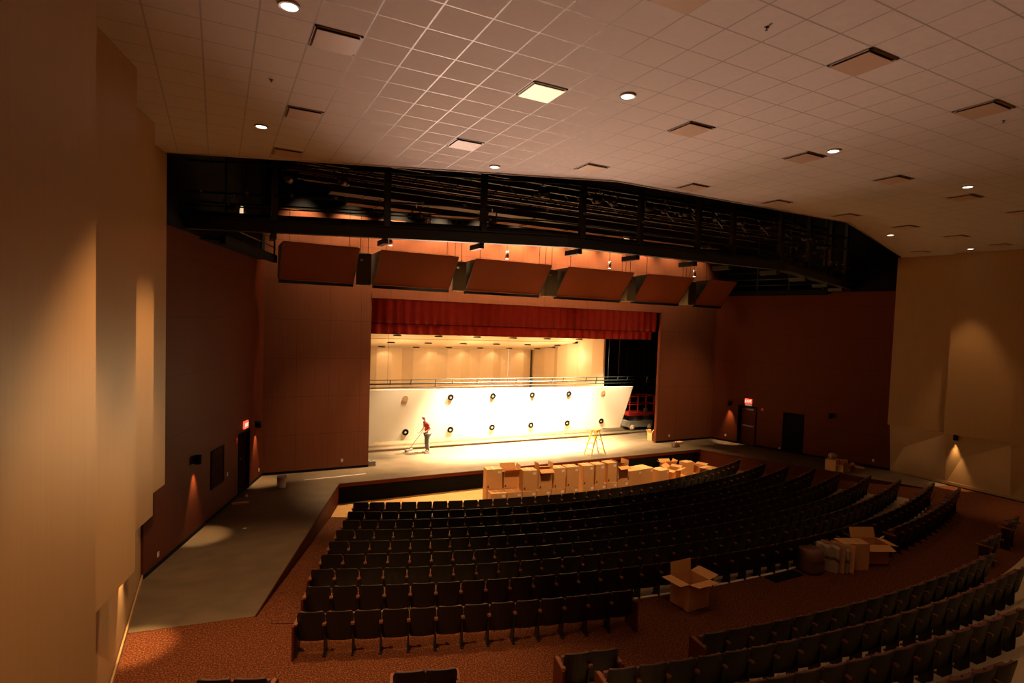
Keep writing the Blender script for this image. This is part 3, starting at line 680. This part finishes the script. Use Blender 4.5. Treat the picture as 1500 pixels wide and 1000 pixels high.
for Mx, x, z, lab, fl in ((LM, 6.0, 1.86, 'red fire alarm strobe beside the open door', -1), (RM, 5.95, 1.95, 'red fire alarm strobe beside the far door', 1)):
    t = thing('fire_alarm', lab, 'fire alarm', on_wall(Mx, x, z), rot_of(Mx), 'red fire alarms')
    MB().box((-.06, min(0, .05 * fl), 0), (.06, max(0, .05 * fl), .17)).build('body', M['fire'], t, bevel=.008)
    MB().box((-.03, min(.05 * fl, .07 * fl), .04), (.03, max(.05 * fl, .07 * fl), .13)).build('strobe_lens', M.setdefault('strobe', mat('strobe lens', (.5,.3,.3), .2)), t)
t = thing('door_plaque', 'small pale plaque under the far exit sign', 'sign', on_wall(RM, 6.72, 2.14), rot_of(RM))
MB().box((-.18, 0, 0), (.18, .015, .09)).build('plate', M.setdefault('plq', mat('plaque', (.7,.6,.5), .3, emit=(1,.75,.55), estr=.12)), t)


# ------------------------------------------------------------------ theatre seats
def slab_grid(mb, fn, nu, nv, th):
    """closed slab: fn(u, v) -> back point, thickness th toward +y"""
    o = len(mb.v); W = nu + 1
    P = [Vector(fn(i / nu, j / nv)) for j in range(nv + 1) for i in range(W)]; n = len(P)
    mb.v += [tuple(p) for p in P] + [tuple(p + Vector((0, th, 0))) for p in P]
    for j in range(nv):
        for i in range(nu):
            a, b, c, d = o+j*W+i, o+j*W+i+1, o+(j+1)*W+i+1, o+(j+1)*W+i
            mb.f += [(a, b, c, d), (a+n, d+n, c+n, b+n)]
    rim = [i for i in range(W)] + [j*W+nu for j in range(1, nv+1)] + [nv*W+i for i in range(nu-1, -1, -1)] + [j*W for j in range(nv-1, 0, -1)]
    for a, b in zip(rim, rim[1:] + rim[:1]): mb.f.append((o+a, o+a+n, o+b+n, o+b))
    return mb
def seat_parts():
    def half(v, w): return w * (1 - .10 * max(0, (v - .86) / .14) ** 2 - .06 * max(0, (.12 - v) / .12))
    def fb(u, v):
        x = (2*u - 1); return (x * half(v, .243), .115 * (1 - v) + .04 * x * x, .26 + .585 * v - .012 * x * x * (v > .95))
    def fc(u, v):
        x = (2*u - 1); return (x * half(v, .215), .115 * (1 - v) + .04 * x * x + .024, .38 + .435 * v)
    sh = slab_grid(MB(), fb, 6, 8, .026).mesh('seat_back', M['shellblk'])
    cu = slab_grid(MB(), fc, 6, 6, .06).mesh('back_cushion', M['uphol'])
    R1 = Matrix.Translation((0, .175, .37)) @ Matrix.Rotation(math.radians(83), 4, 'X')
    se = MB().box((-.235, 0, -.035), (.235, .34, .035), R1).mesh('seat_pan', M['uphol'])
    aw = MB().prism([(-.29, .0), (-.226, .0), (-.226, .33), (-.245, .37), (-.272, .37), (-.29, .33)], .60, .635).mesh('armrest', M['armwood'])
    lg = MB().box((-.272, .08, .02), (-.243, .30, .60)).box((-.285, .04, 0), (-.23, .34, .025)).mesh('stanchion', M['shellblk'])
    return [('seat_back', sh), ('back_cushion', cu), ('seat_pan', se), ('armrest', aw), ('stanchion', lg)]
PARTS = seat_parts()
END_L = MB().prism([(-.30, -.06), (-.262, -.06), (-.262, .40), (-.30, .40)], 0, .62).mesh('aisle_panel', M['wood'])
END_R = MB().prism([(.262, -.06), (.30, -.06), (.30, .40), (.262, .40)], 0, .62).mesh('aisle_panel', M['wood'])
ARM_R = MB().prism([(.226, 0), (.29, 0), (.29, .33), (.272, .37), (.245, .37), (.226, .33)], .60, .635).mesh('armrest', M['armwood'])

SEATS = []      # (position, angle, label, group, first, last)
def seat_run(R, z, a0, a1, what, group, n=None):
    n = n or round(math.radians(a1 - a0) * R / .512); st_ = (a1 - a0) / n
    for k in range(n):
        a = a0 + st_ * (k + .5)
        SEATS.append([pol(R, a, z), a, what % ordinal(k + 1), group, k == 0, k == n - 1])
for k in range(9):
    a0, a1 = ROW_A[k]; nm = ordinal(k + 1)
    if k < 8: seat_run(ROW_R[k], ROW_Z[k], a0, a1, 'dark theatre seat, %%s from the left aisle in the %s row from the pit' % nm, 'seats in the %s row' % nm)
    else:
        seat_run(32.262, 0, -21.06, -9.57, 'dark theatre seat, %s from the left aisle in the last row of the front block', 'seats in the short ninth row', 13)
        seat_run(31.95, 0, 6.9, 19.6, 'dark theatre seat, %s from the carton pile in the short row toward the tan wall', 'seats in the short ninth row')
RG = 'rear block seats'
seat_run(34.18, 0, -22.6, -20.9, 'dark theatre seat of the pair in the bottom left corner, %s from the left', RG, 2)
seat_run(34.20, 0, -17.89, -16.29, 'dark theatre seat of the pair behind the last front row, %s from the left', RG, 2)
seat_run(34.12, 0, -13.36, -11.80, 'dark theatre seat of the pair next to the rear tiers, %s from the left', RG, 2)
seat_run(34.08, 0, -8.98, 7.4, 'maroon theatre seat, %s from the left in the first rear row along the cross aisle', RG)
seat_run(33.72, 0, 9.25, 10.95, 'maroon theatre seat of the pair just beyond the first rear row, %s from that row', RG, 2)
seat_run(33.72, 0, 13.3, 15.0, 'maroon theatre seat of the farthest pair at the right edge, %s from the left', RG, 2)
seat_run(34.95, .2, -12.75, 9.0, 'maroon theatre seat, %s from the left in the rear row on the first bare tier', RG)
seat_run(35.96, .4, -12.0, 5.0, 'maroon theatre seat, %s from the left in the rear row on the second bare tier', RG)
seat_run(36.98, .6, -11.0, 2.0, 'maroon theatre seat, %s from the left in the rear row on the third bare tier', RG)
def in_view(p):
    for dz in (.2, .85):
        q = project((p.x, p.y, p.z + dz))
        if q and -6 < q[0] < 1506 and -6 < q[1] < 1004: return q[2]
    return None
vis = []
for s in SEATS:
    d = in_view(s[0])
    if d: vis.append((d, s))
vis.sort(key=lambda t: t[0])
LIMIT = 300
proto = None
for d, (p, a, lab, grp, first, last) in vis[:LIMIT]:
    r = thing('theatre_seat', lab, 'theatre seat', p, math.radians(a), grp)
    lst = list(PARTS)
    if first and d < 13: lst.append(('aisle_panel', END_L))
    if last: lst.append(('armrest', ARM_R))
    if last and d < 13: lst.append(('aisle_panel', END_R))
    for nm, me in lst:
        o = bpy.data.objects.new(nm, me); COL.objects.link(o); o.parent = r
rest = vis[LIMIT:]
if rest:
    mats = [M['shellblk'], M['uphol'], M['armwood']]; V = []; F = []; I = []
    for d, (p, a, lab, grp, first, last) in rest:
        T = Matrix.Translation(p) @ Matrix.Rotation(math.radians(a), 4, 'Z')
        for nm, me in PARTS:
            o = len(V); V += [tuple(T @ v.co) for v in me.vertices]; mi = mats.index(me.materials[0])
            for q in me.polygons: F.append([o + i for i in q.vertices]); I.append(mi)
    me = bpy.data.meshes.new('theatre_seating'); me.from_pydata(V, [], F)
    for m in mats: me.materials.append(m)
    for q, i in zip(me.polygons, I): q.material_index = i
    o = bpy.data.objects.new('theatre_seating', me); COL.objects.link(o)
    tag(o, 'dark theatre seats massed at the far tan-wall ends of the front rows', 'theatre seats', None, 'stuff')

# ------------------------------------------------------------------ cardboard cartons
def carton(loc, rz, w, d, h, label, group=None, open_=None, mark=True, name='cardboard_carton', tilt=None):
    """open_: None, or four opening angles in degrees from shut for the -y, +y, -x, +x flaps"""
    t = thing(name, label, 'carton', loc, rz, group)
    if tilt: t.rotation_euler = (tilt[0], tilt[1], rz)
    if open_ is None:
        b = MB().box((-w/2, -d/2, 0), (w/2, d/2, h)).build('body', M['card'], t, bevel=.006)
        MB().box((-.03, -d/2 - .002, h - .08), (.03, d/2 + .002, h + .002)).build('tape_strip', M['tape'], t)
    else:
        th = .007; m = MB(); m.box((-w/2, -d/2, 0), (w/2, d/2, .008))
        m.box((-w/2, -d/2, 0), (w/2, -d/2 + th, h)).box((-w/2, d/2 - th, 0), (w/2, d/2, h)).box((-w/2, -d/2, 0), (-w/2 + th, d/2, h)).box((w/2 - th, -d/2, 0), (w/2, d/2, h))
        m.build('body', M['card'], t)
        fl = d / 2
        for k, an in enumerate(open_):
            an = math.radians(an); c_, s_ = cos(an), sin(an); f = MB()
            if k < 2: sg = -1 if k == 0 else 1; A = Vector((-w/2, sg * d/2, h)); B = Vector((w/2, sg * d/2, h)); dirv = Vector((0, -sg * c_, s_))
            else: sg = -1 if k == 2 else 1; A = Vector((sg * w/2, -d/2, h)); B = Vector((sg * w/2, d/2, h)); dirv = Vector((-sg * c_, 0, s_))
            L_ = fl if k < 2 else min(fl, w / 2); nrm = (B - A).cross(dirv).normalized() * .006
            C, D = B + dirv * L_, A + dirv * L_
            f.add([A, B, C, D, A + nrm, B + nrm, C + nrm, D + nrm], [(0, 1, 2, 3), (7, 6, 5, 4), (0, 4, 5, 1), (1, 5, 6, 2), (2, 6, 7, 3), (3, 7, 4, 0)])
            f.build('flap', M['card'], t)
    if mark:
        MB().box((-w/2 + .04, -d/2 - .003, .06), (-w/2 + .10, -d/2 + .001, .13)).box((-w/2 + .06, -d/2 - .003, .13), (-w/2 + .08, -d/2 + .001, .16)).build('printed_mark', M['ink'], t)
        if open_ is None: MB().box((w/2 - .17, -d/2 - .003, h - .16), (w/2 - .05, -d/2 + .001, h - .07)).build('shipping_label', M['white'], t)
    return t
def arc_loc(x, R, z):
    a = math.degrees(math.asin((x - C0.x) / R)); return pol(R, a, z), math.radians(a)
LG = 'cartons stacked in the orchestra pit'
low = [8.78, 9.38, 9.965, 10.53, 11.10, 11.69, 12.28, 12.46, 13.0, 13.55, 14.10, 14.70]
q = 0
for x0, x1 in zip(low, low[1:]):
    if x1 - x0 < .3: continue
    q += 1; p, a = arc_loc((x0 + x1) / 2, 22.47, -.76)
    carton(p, a + random.uniform(-.02, .02), x1 - x0 - .02, .46, .775, 'brown carton in the bottom layer of the pit stack, %s from the bare plywood end' % ordinal(q), LG)
UP = [(9.98, 10.53, .76, None), (10.60, 11.14, .77, (62, 100, 95, 95)), (11.20, 11.69, .77, None), (11.76, 12.28, .77, None), (12.47, 12.95, .77, None), (13.03, 13.46, .77, None), (13.60, 14.05, .78, None), (14.10, 14.63, .60, (150, 25, 100, 95))]
for k, (x0, x1, h, op) in enumerate(UP):
    p, a = arc_loc((x0 + x1) / 2, 22.46, .018)
    lab = ['brown carton in the upper layer of the pit stack, first from the bare plywood end', 'open carton in the upper layer with one flap hanging forward, near the plywood end', 'brown carton in the upper layer, between the drooping-flap carton and a wider one', 'widest plain carton in the upper layer, fourth along', 'pale-topped carton in the upper layer just past the dark gap', 'carton in the upper layer with a white label, sixth along', 'slightly taller carton in the upper layer, seventh along', 'open carton ending the upper layer, its front flap folded out'][k]
    if k == 1: op = (205, 10, 95, 95)
    if k == 7: op = (200, 20, 100, 95)
    carton(p, a + random.uniform(-.03, .03), x1 - x0, .44, h, lab, LG, op)
for x, lab, z, h, op in ((9.12, 'hidden lower carton behind the stack, toward the plywood end', -.76, .775, None), (9.75, 'hidden lower carton behind the stack, second one along', -.76, .775, None), (9.13, 'pale-sided carton standing behind the bottom layer, nearest the bare plywood', .018, .74, None), (9.78, 'bright open carton with raised flaps behind the stack', .018, .62, (150, 120, 170, 100))):
    p, a = arc_loc(x, 21.96, z); carton(p, a, .60, .46, h, lab, LG, op)
for x, R, w, d, h, lab, op in ((15.08, 22.35, .70, .62, 1.12, 'tall carton past the end of the double stack', None), (16.05, 21.95, .88, .62, .98, 'broad carton behind and beside the tall one', None), (16.95, 22.3, .58, .5, .88, 'narrow carton following the broad one', None)):
    p, a = arc_loc(x, R, -.76); carton(p, a, w, d, h, lab, LG, op)
for loc, rz, w, d, h, lab, op in (((17.95, 20.05, -.76), .25, .62, .55, .42, 'low closed carton among the scattered ones', None), ((18.9, 20.1, -.76), .5, .72, .5, .42, 'wide open carton with splayed flaps on the pit floor', (165, 150, 190, 165)), ((19.98, 20.35, -.76), .1, .5, .45, .60, 'upright carton behind the splayed one', None),
        ((19.5, 21.12, -.76), -.2, .6, .45, .36, 'open carton with a dark inside near the black pit wall', (120, 140, 150, 120)), ((20.95, 20.62, -.76), .35, .75, .55, .26, 'shallow open carton at the last bare patch of plywood', (175, 160, 150, 170))):
    carton(loc, rz, w, d, h, lab, 'scattered cartons in the pit', op, mark=False)
for lab, a, b in (('long steel strip on the pit floor by the black wall', (17.3, 20.62, -.735), (20.3, 21.52, -.735)), ('shorter steel strip on the pit floor beside the first', (17.9, 20.55, -.735), (20.6, 21.38, -.735))):
    tag(MB().bar(a, b, .07, .045).build('steel_strip', M['grey']), lab, 'metal strip', 'steel strips in the pit')
carton((9.42, 9.32, 0), .04, .62, .56, .60, 'lone open carton with spread flaps on the cross-aisle carpet', None, (172, 95, 178, 168), mark=False)
carton((14.92, 9.12, 0), -.38, .72, .42, .70, 'tall closed carton standing in the pile behind the short row', 'pile on the cross aisle', None, mark=False)
carton((15.88, 9.22, 0), -.4, .72, .56, .52, 'wide open carton with drooping flaps at the end of the pile', 'pile on the cross aisle', (196, 110, 150, 190), mark=False)
# padded chair, boards and wrap of the pile
t = thing('seat_bolster', 'brown padded seat cushion block standing at the start of the pile', 'cushion', (13.66, 9.36, 0), -.12)
def rb(w, d, h, r, n=8):
    return slab_grid(MB(), lambda u, v: ((2*u-1) * w/2 * (1 - .12 * (2*v-1)**4), -d/2 + .10 * ((2*u-1)**4) + .10 * max(0, (v - .6) / .4) ** 2, h * v), n, n, d - .12)
rb(.56, .5, .60, .1).build('padded_body', M['padding'], t, True)
slab_grid(MB(), lambda u, v: ((2*u-1) * .275, -.262 + .10 * ((2*u-1)**4) , .34 + .02 * v), 8, 1, .01).build('seam_piping', M['uphol'], t)
MB().box((-.2, -.15, 0), (.2, .2, .03)).build('base_board', M['shellblk'], t)
for k, (dx, h, tl, w, lab, mm) in enumerate(((14.06, .66, .12, .56, 'wrapped board leaning next to the padded cushion', 'plastic'), (14.20, .72, .10, .60, 'dull sheet of cardboard leaning second in the pile', 'cardin'), (14.33, .60, .13, .55, 'low leaning sheet of cardboard in the pile', 'plastic'), (14.46, .70, .08, .58, 'brown leaning sheet of cardboard against the tall carton', 'card'))):
    t = thing('leaning_board', lab, 'board', (dx, 9.22 - .05 * k, 0.01), -1.2, 'boards leaning in the pile'); t.rotation_euler = (-tl, 0, -1.25)
    MB().box((-w/2, -.02, 0), (w/2, .02, h)).build('sheet', M[mm], t, bevel=.004)
    if mm == 'plastic':
        slab_grid(MB(), lambda u, v: ((2*u-1) * w/2 * 1.03, -.045 + .018 * sin(17*u + 5*v), h * (.5 + .53 * v) + .02 * sin(11*u)), 12, 4, .07).build('wrap', M['plastic'], t, True)
tag(MB().box((-.52, -.16, 0), (.52, .16, .02)).build('rubber_mat', M['black']), 'dark flat mat lying on the carpet before the pile', 'mat').location = (12.72, 9.42, .001)

# crumpled packaging on the far side stage
for k, (x, y, w, d, h, op, tl, lab) in enumerate(((24.85, 16.30, .5, .45, .5, None, (.0, .0), 'standing carton of the rubbish heap on the far side stage'), (25.25, 15.98, .45, .4, .28, (150, 100, 170, 120), (0, 0), 'open crumpled carton in the middle of the rubbish heap'), (25.62, 15.72, .5, .3, .18, (170, 150, 160, 175), (0, 0), 'flattened carton at the low end of the rubbish heap'), (24.95, 15.95, .3, .3, .25, (120, 140, 100, 150), (0, 0), 'small torn carton in front of the rubbish heap'))):
    carton((x, y, 0), .3 + .5 * k, w, d, h, lab, 'rubbish heap on the side stage', op, mark=False, name='packing_carton')
def lump(name, m, r, loc, sq, label, cat):
    rn = random.Random(3)
    o = MB().grid(lambda u, v: (r * sin(PI * min(max(v, .02), .98)) * cos(2*PI*u) * (1 + .22 * sin(7*u*2*PI + 5*v)), r * sin(PI * min(max(v, .02), .98)) * sin(2*PI*u) * (1 + .2 * sin(5*u*2*PI + 9*v)), r * sq * (1 - cos(PI * v)) ), 28, 14).build(name, m, None, True)
    o.location = loc; return tag(o, label, cat)
lump('plastic_bag', M['plastic'], .17, (24.85, 16.3, .5), .8, 'crumpled pale wrap on top of the rubbish heap', 'plastic wrap')

# ------------------------------------------------------------------ things on the stage
# person sweeping
def skin(name, V, E, m, parent, sub=1):
    bm = bmesh.new(); lay = bm.verts.layers.skin.verify(); vs = []
    for i, (p, r) in enumerate(V):
        v = bm.verts.new(p); v[lay].radius = r if isinstance(r, tuple) else (r, r); v[lay].use_root = i == 0; vs.append(v)
    for a, b_ in E: bm.edges.new((vs[a], vs[b_]))
    me = bpy.data.meshes.new(name); bm.to_mesh(me); bm.free(); me.materials.append(m)
    o = bpy.data.objects.new(name, me); COL.objects.link(o); o.parent = parent
    k = o.modifiers.new('skin', 'SKIN'); k.use_smooth_shade = True
    k = o.modifiers.new('sub', 'SUBSURF'); k.levels = sub; k.render_levels = sub
    return o
pr = thing('person', 'person in a red shirt and grey jeans, head bowed, sweeping the stage', 'person', (8.70, 25.34, 0), .12)
SH = {-1: [(-.085, -.185, 1.43), (.035, -.26, 1.17), (-.17, -.20, 1.04)], 1: [(-.085, .185, 1.43), (-.06, .25, 1.15), (-.27, .15, 1.00)]}
V = [((0, 0, .95), (.14, .11)), ((-.01, 0, 1.12), (.135, .10)), ((-.05, 0, 1.33), (.155, .105)), ((-.095, 0, 1.47), .07), ((-.135, 0, 1.53), .052), ((-.175, 0, 1.59), .07), ((-.205, 0, 1.655), .085), ((-.215, 0, 1.715), .06)]
E = [(i, i + 1) for i in range(7)]
for s in (-1, 1):
    o = len(V); a, b_, c_ = SH[s]
    V += [(a, .055), (b_, .042), (c_, .028)]; E += [(2, o), (o, o + 1), (o + 1, o + 2)]
    w = Vector(c_); pm = w + Vector((-.07, .03 if s < 0 else -.02, -.035)); V.append((tuple(pm), (.036, .02))); E.append((o + 2, o + 3))
    for k in range(4):
        f0 = pm + Vector((-.035, (-.024 + .016 * k), -.012 + .004 * k)); f1 = f0 + Vector((-.022, .004, -.03)); f2 = f1 + Vector((.012, 0, -.022 - .002 * (k % 2)))
        i = len(V); V += [(tuple(f0), .0095), (tuple(f1), .0085), (tuple(f2), .0075)]; E += [(o + 3, i), (i, i + 1), (i + 1, i + 2)]
    i = len(V); V += [(tuple(pm + Vector((.0, -s * .04, .005))), .0105), (tuple(pm + Vector((-.03, -s * .05, -.012))), .009)]; E += [(o + 3, i), (i, i + 1)]
    i = len(V); V += [((.0, s * .09, .88), .095), ((-.02, s * .10, .50), .06), ((.03, s * .10, .10), .042), ((-.05, s * .105, .045), .034), ((-.13, s * .11, .035), .028)]; E += [(0, i), (i, i + 1), (i + 1, i + 2), (i + 2, i + 3), (i + 3, i + 4)]
i = len(V); V += [((-.30, 0, 1.635), .014)]; E += [(6, i)]                                          # nose
for s in (-1, 1): i = len(V); V += [((-.185, s * .088, 1.64), .016)]; E += [(6, i)]                   # ears
skin('body', V, E, M['skin'], pr, 1)
hv = []
MB().grid(lambda u, v: (-.195 + .10 * sin(PI * .5 * v + .0001) * cos(2*PI*u) + .012, .093 * sin(PI * .5 * v + .0001) * sin(2*PI*u), 1.675 + .085 * cos(PI * .5 * v)), 18, 8).build('hair', M['hair'], pr, True)
for s in (-1, 1): MB().lathe([(.001, -.008), (.008, 0), (.001, .008)], 8, (-.288, s * .032, 1.66)).build('eye', M['ink'], pr)
MB().bar((-.268, -.02, 1.60), (-.268, .02, 1.60), .012, .006).build('mouth', M['uphol'], pr)
V = [((0, 0, .93), (.165, .125)), ((-.01, 0, 1.12), (.16, .12)), ((-.05, 0, 1.33), (.178, .125)), ((-.095, 0, 1.465), .085)]; E = [(0, 1), (1, 2), (2, 3)]
for s in (-1, 1): o = len(V); a, b_, c_ = map(Vector, SH[s]); V += [(tuple(a), .07), (tuple(a.lerp(b_, .55)), .062)]; E += [(2, o), (o, o + 1)]
skin('shirt', V, E, M['shirt'], pr, 1)
V = [((0, 0, .96), (.155, .12))]; E = []
for s in (-1, 1): o = len(V); V += [((.0, s * .09, .87), .108), ((-.02, s * .10, .50), .078), ((.03, s * .10, .11), .062)]; E += [(0, o), (o, o + 1), (o + 1, o + 2)]
skin('jeans', V, E, M['jeans'], pr, 1)
for s in (-1, 1): slab_grid(MB(), lambda u, v: (-.17 + .25 * v, s * .105 - .05 + .012 * (2*v-1)**2, .001 + .085 * u * (.6 + .4 * v)), 4, 6, .10).build('shoe', M['shoe'], pr, True)
t = thing('push_broom', 'push broom held by the person on stage', 'broom', (8.70, 25.34, 0), .12)
MB().tube((-.62, .62, .10), (-.17, -.17, 1.24), .013).build('handle', M['armwood'], t, True)
MB().bar((-.86, .52, .08), (-.40, .76, .08), .07, .05).build('broom_head', M['grey'], t); MB().bar((-.86, .52, .03), (-.40, .76, .03), .06, .055).build('bristles', M['ink'], t)
# yellow step ladder
t = thing('step_ladder', 'small yellow step ladder standing open on the stage front', 'ladder', (16.12, 22.45, 0), .12)
for y in (-.24, .24):
    MB().bar((-.46, y * 1.05, .0), (-.06, y * .75, 1.16), .05, .03, (0, 1, 0)).build('front_rail', M['yellow'], t); MB().bar((.46, y * 1.05, .0), (.06, y * .75, 1.16), .045, .025, (0, 1, 0)).build('rear_rail', M['yellow'], t)
for k in range(3):
    f = (k + 1) / 4; x = -.46 + .40 * f; MB().bar((x, -.24, 1.16 * f), (x, .24, 1.16 * f), .11, .025).build('step', M['yellow'], t)
for f in (.22, .62): x = .46 - .40 * f; MB().bar((x, -.23, 1.16 * f), (x, .23, 1.16 * f), .03, .03).build('brace', M['yellow'], t)
MB().box((-.13, -.2, 1.15), (.13, .2, 1.21)).build('top_cap', M['yellow'], t, bevel=.01)
# scissor lift
t = thing('scissor_lift', 'red scissor lift parked in the black wing beside the ivory canopy panel', 'lift', (22.75, 27.45, 0))
MB().box((-.92, -.38, .18), (.92, .38, .55)).build('chassis', M['lift'] if 'lift' in M else M.setdefault('lift', mat('lift base', (.22,.19,.15), .5)), t, bevel=.02)
for x in (-.66, .66):
    for y in (-.36, .36):
        o = MB().tube((x, y - .07, .17), (x, y + .07, .17), .17, n=20).build('wheel', M['rubber'], t, True); MB().tube((x, y - .078, .17), (x, y + .078, .17), .06, n=12).build('hub', M['white'], o)
sc = MB()
for y in (-.28, .28):
    for k in range(3): z = .57 + .1 * k; sc.bar((-.8, y, z), (.8, y, z + .1), .06, .05); sc.bar((.8, y, z), (-.8, y, z + .1), .06, .05)
sc.build('scissor_stack', M['grey'], t)
MB().box((-.95, -.4, .88), (.95, .4, 1.08)).build('platform', M['red'], t, bevel=.01)
for y in (-.38, .38):
    MB().bar((-.93, y, 2.05), (.93, y, 2.05), .05, .05).build('top_rail', M['red'], t); MB().bar((-.93, y, 1.56), (.93, y, 1.56), .04, .04).build('mid_rail', M['red'], t)
    for x in (-.93, -.31, .31, .93): MB().bar((x, y, 1.05), (x, y, 2.05), .045, .045).build('rail_post', M['red'], t)
for x in (-.93, .93): MB().bar((x, -.38, 2.05), (x, .38, 2.05), .05, .05).bar((x, -.38, 1.56), (x, .38, 1.56), .04, .04).build('end_rail', M['red'], t)
MB().box((.2, -.42, 1.1), (.42, -.3, 1.3)).build('control_box', M['grey'], t)
# small things on the stage floor
t = thing('bucket', 'white bucket standing on the grey floor before the curtain wall', 'bucket', (2.10, 21.85, 0))
MB().lathe([(.14, 0), (.165, .36), (.175, .36), (.175, .385), (.155, .385), (.132, .02), (.001, .02)], 24, cap=False).build('pail', M['white'], t, True)
MB().path([(.17 * cos(q * PI / 10), -.02 - .14 * sin(q * PI / 10) * .3, .36 + .1 * sin(q * PI / 10)) for q in range(11)], .005).build('wire_handle', M['grey'], t)
carton((21.25, 24.35, 0), .1, .34, .34, .42, 'small open carton by the proscenium edge next to the lift', None, (110, 130, 110, 140), mark=False)
t = thing('floor_box', 'dark little box at the foot of the proscenium edge by the person', 'box', (5.78, 23.85, 0)); MB().box((-.14, -.16, 0), (.14, .16, .22)).build('case', M['grey'], t, bevel=.01); MB().bar((-.08, 0, .225), (.08, 0, .225), .03, .02).build('handle', M['steel'], t)
t = thing('tool_bag', 'dark tool bag on the stage floor beyond the opening', 'bag', (21.3, 22.55, 0), .2); slab_grid(MB(), lambda u, v: ((2*u-1) * .24 * (1 - .3 * v), -.14 + .07 * v, .22 * v), 6, 4, .2).build('bag_body', M['ink'], t, True); MB().path([(-.1, 0, .2), (-.06, 0, .3), (.06, 0, .3), (.1, 0, .2)], .012).build('carry_handle', M['steel'], t)
carton((21.95, 23.0, 0), .15, .42, .26, .14, 'flat pale box beside the tool bag', None, None, mark=False)
tag(MB().box((-.24, -.07, 0), (.24, .07, .05)).build('wood_offcut', M['card']), 'pale wood offcut lying against the dark wall', 'wood scrap').location = (.72, 20.3, .001)
tag(MB().lathe([(.04, 0), (.04, .07), (.001, .07)], 12).build('paper_cup', M['white']), 'small white cup at the foot of the open doorway', 'cup').location = (.92, 21.05, .001)
for k, (x, y, lab) in enumerate(((.75, 17.9, 'tiny scrap of white paper on the grey side stage'), (24.2, 17.6, 'tiny scrap of paper on the far side stage'))): tag(MB().box((-.05, -.04, 0), (.05, .04, .004)).build('paper_scrap', M['white']), lab, 'paper').location = (x, y, .001)
cb = MB(); cp = [(2.95 + .11 * k, 22.48 + .012 * sin(k * 1.1) + .006 * k, .008) for k in range(22)]
tag(cb.path(cp, .012).build('power_cable', M['white']), 'pale cable lying straight along the floor before the curtain wall', 'cable')

# ------------------------------------------------------------------ unseen fill spots added on stage for the house ceiling, catwalk beams, faint ambient
for x, ax, pw in ((9.0, 5.2, 9500), (12.5, 9.0, 4300), (16.0, 13.0, 300)): light('SPOT', 'ceiling_fill', (x, 25.2, .5), pw, (1, .67, .53), (ax, 7.4, 9.4), .3, 36, 1.0)
for x, ax, ay, az, pw, an in ((8.0, 9.5, 19.8, -.6, 2600, 40), (13.0, 13.5, 19.6, -.6, 3000, 44), (18.5, 18.5, 20.0, -.6, 2600, 40), (5.0, 4.3, 23.6, 1.6, 1300, 32), (21.5, 22.6, 23.6, 2.4, 1500, 34), (5.0, 6.6, 20.3, -.7, 1300, 30)): light('SPOT', 'catwalk_beam', (x, 13.9, 8.2), pw, (1, .58, .28), (ax, ay, az), .08, an, 1.0)
for x in (8.5, 13.2, 18.0): light('SPOT', 'catwalk_beam', (x, 13.9, 8.2), 420, (1, .58, .30), (x, 23.9, 6.2), .08, 30, .9)
w = bpy.data.worlds.new('world'); SC.world = w; w.use_nodes = True
w.node_tree.nodes['Background'].inputs[0].default_value = (1, .6, .4, 1); w.node_tree.nodes['Background'].inputs[1].default_value = .002
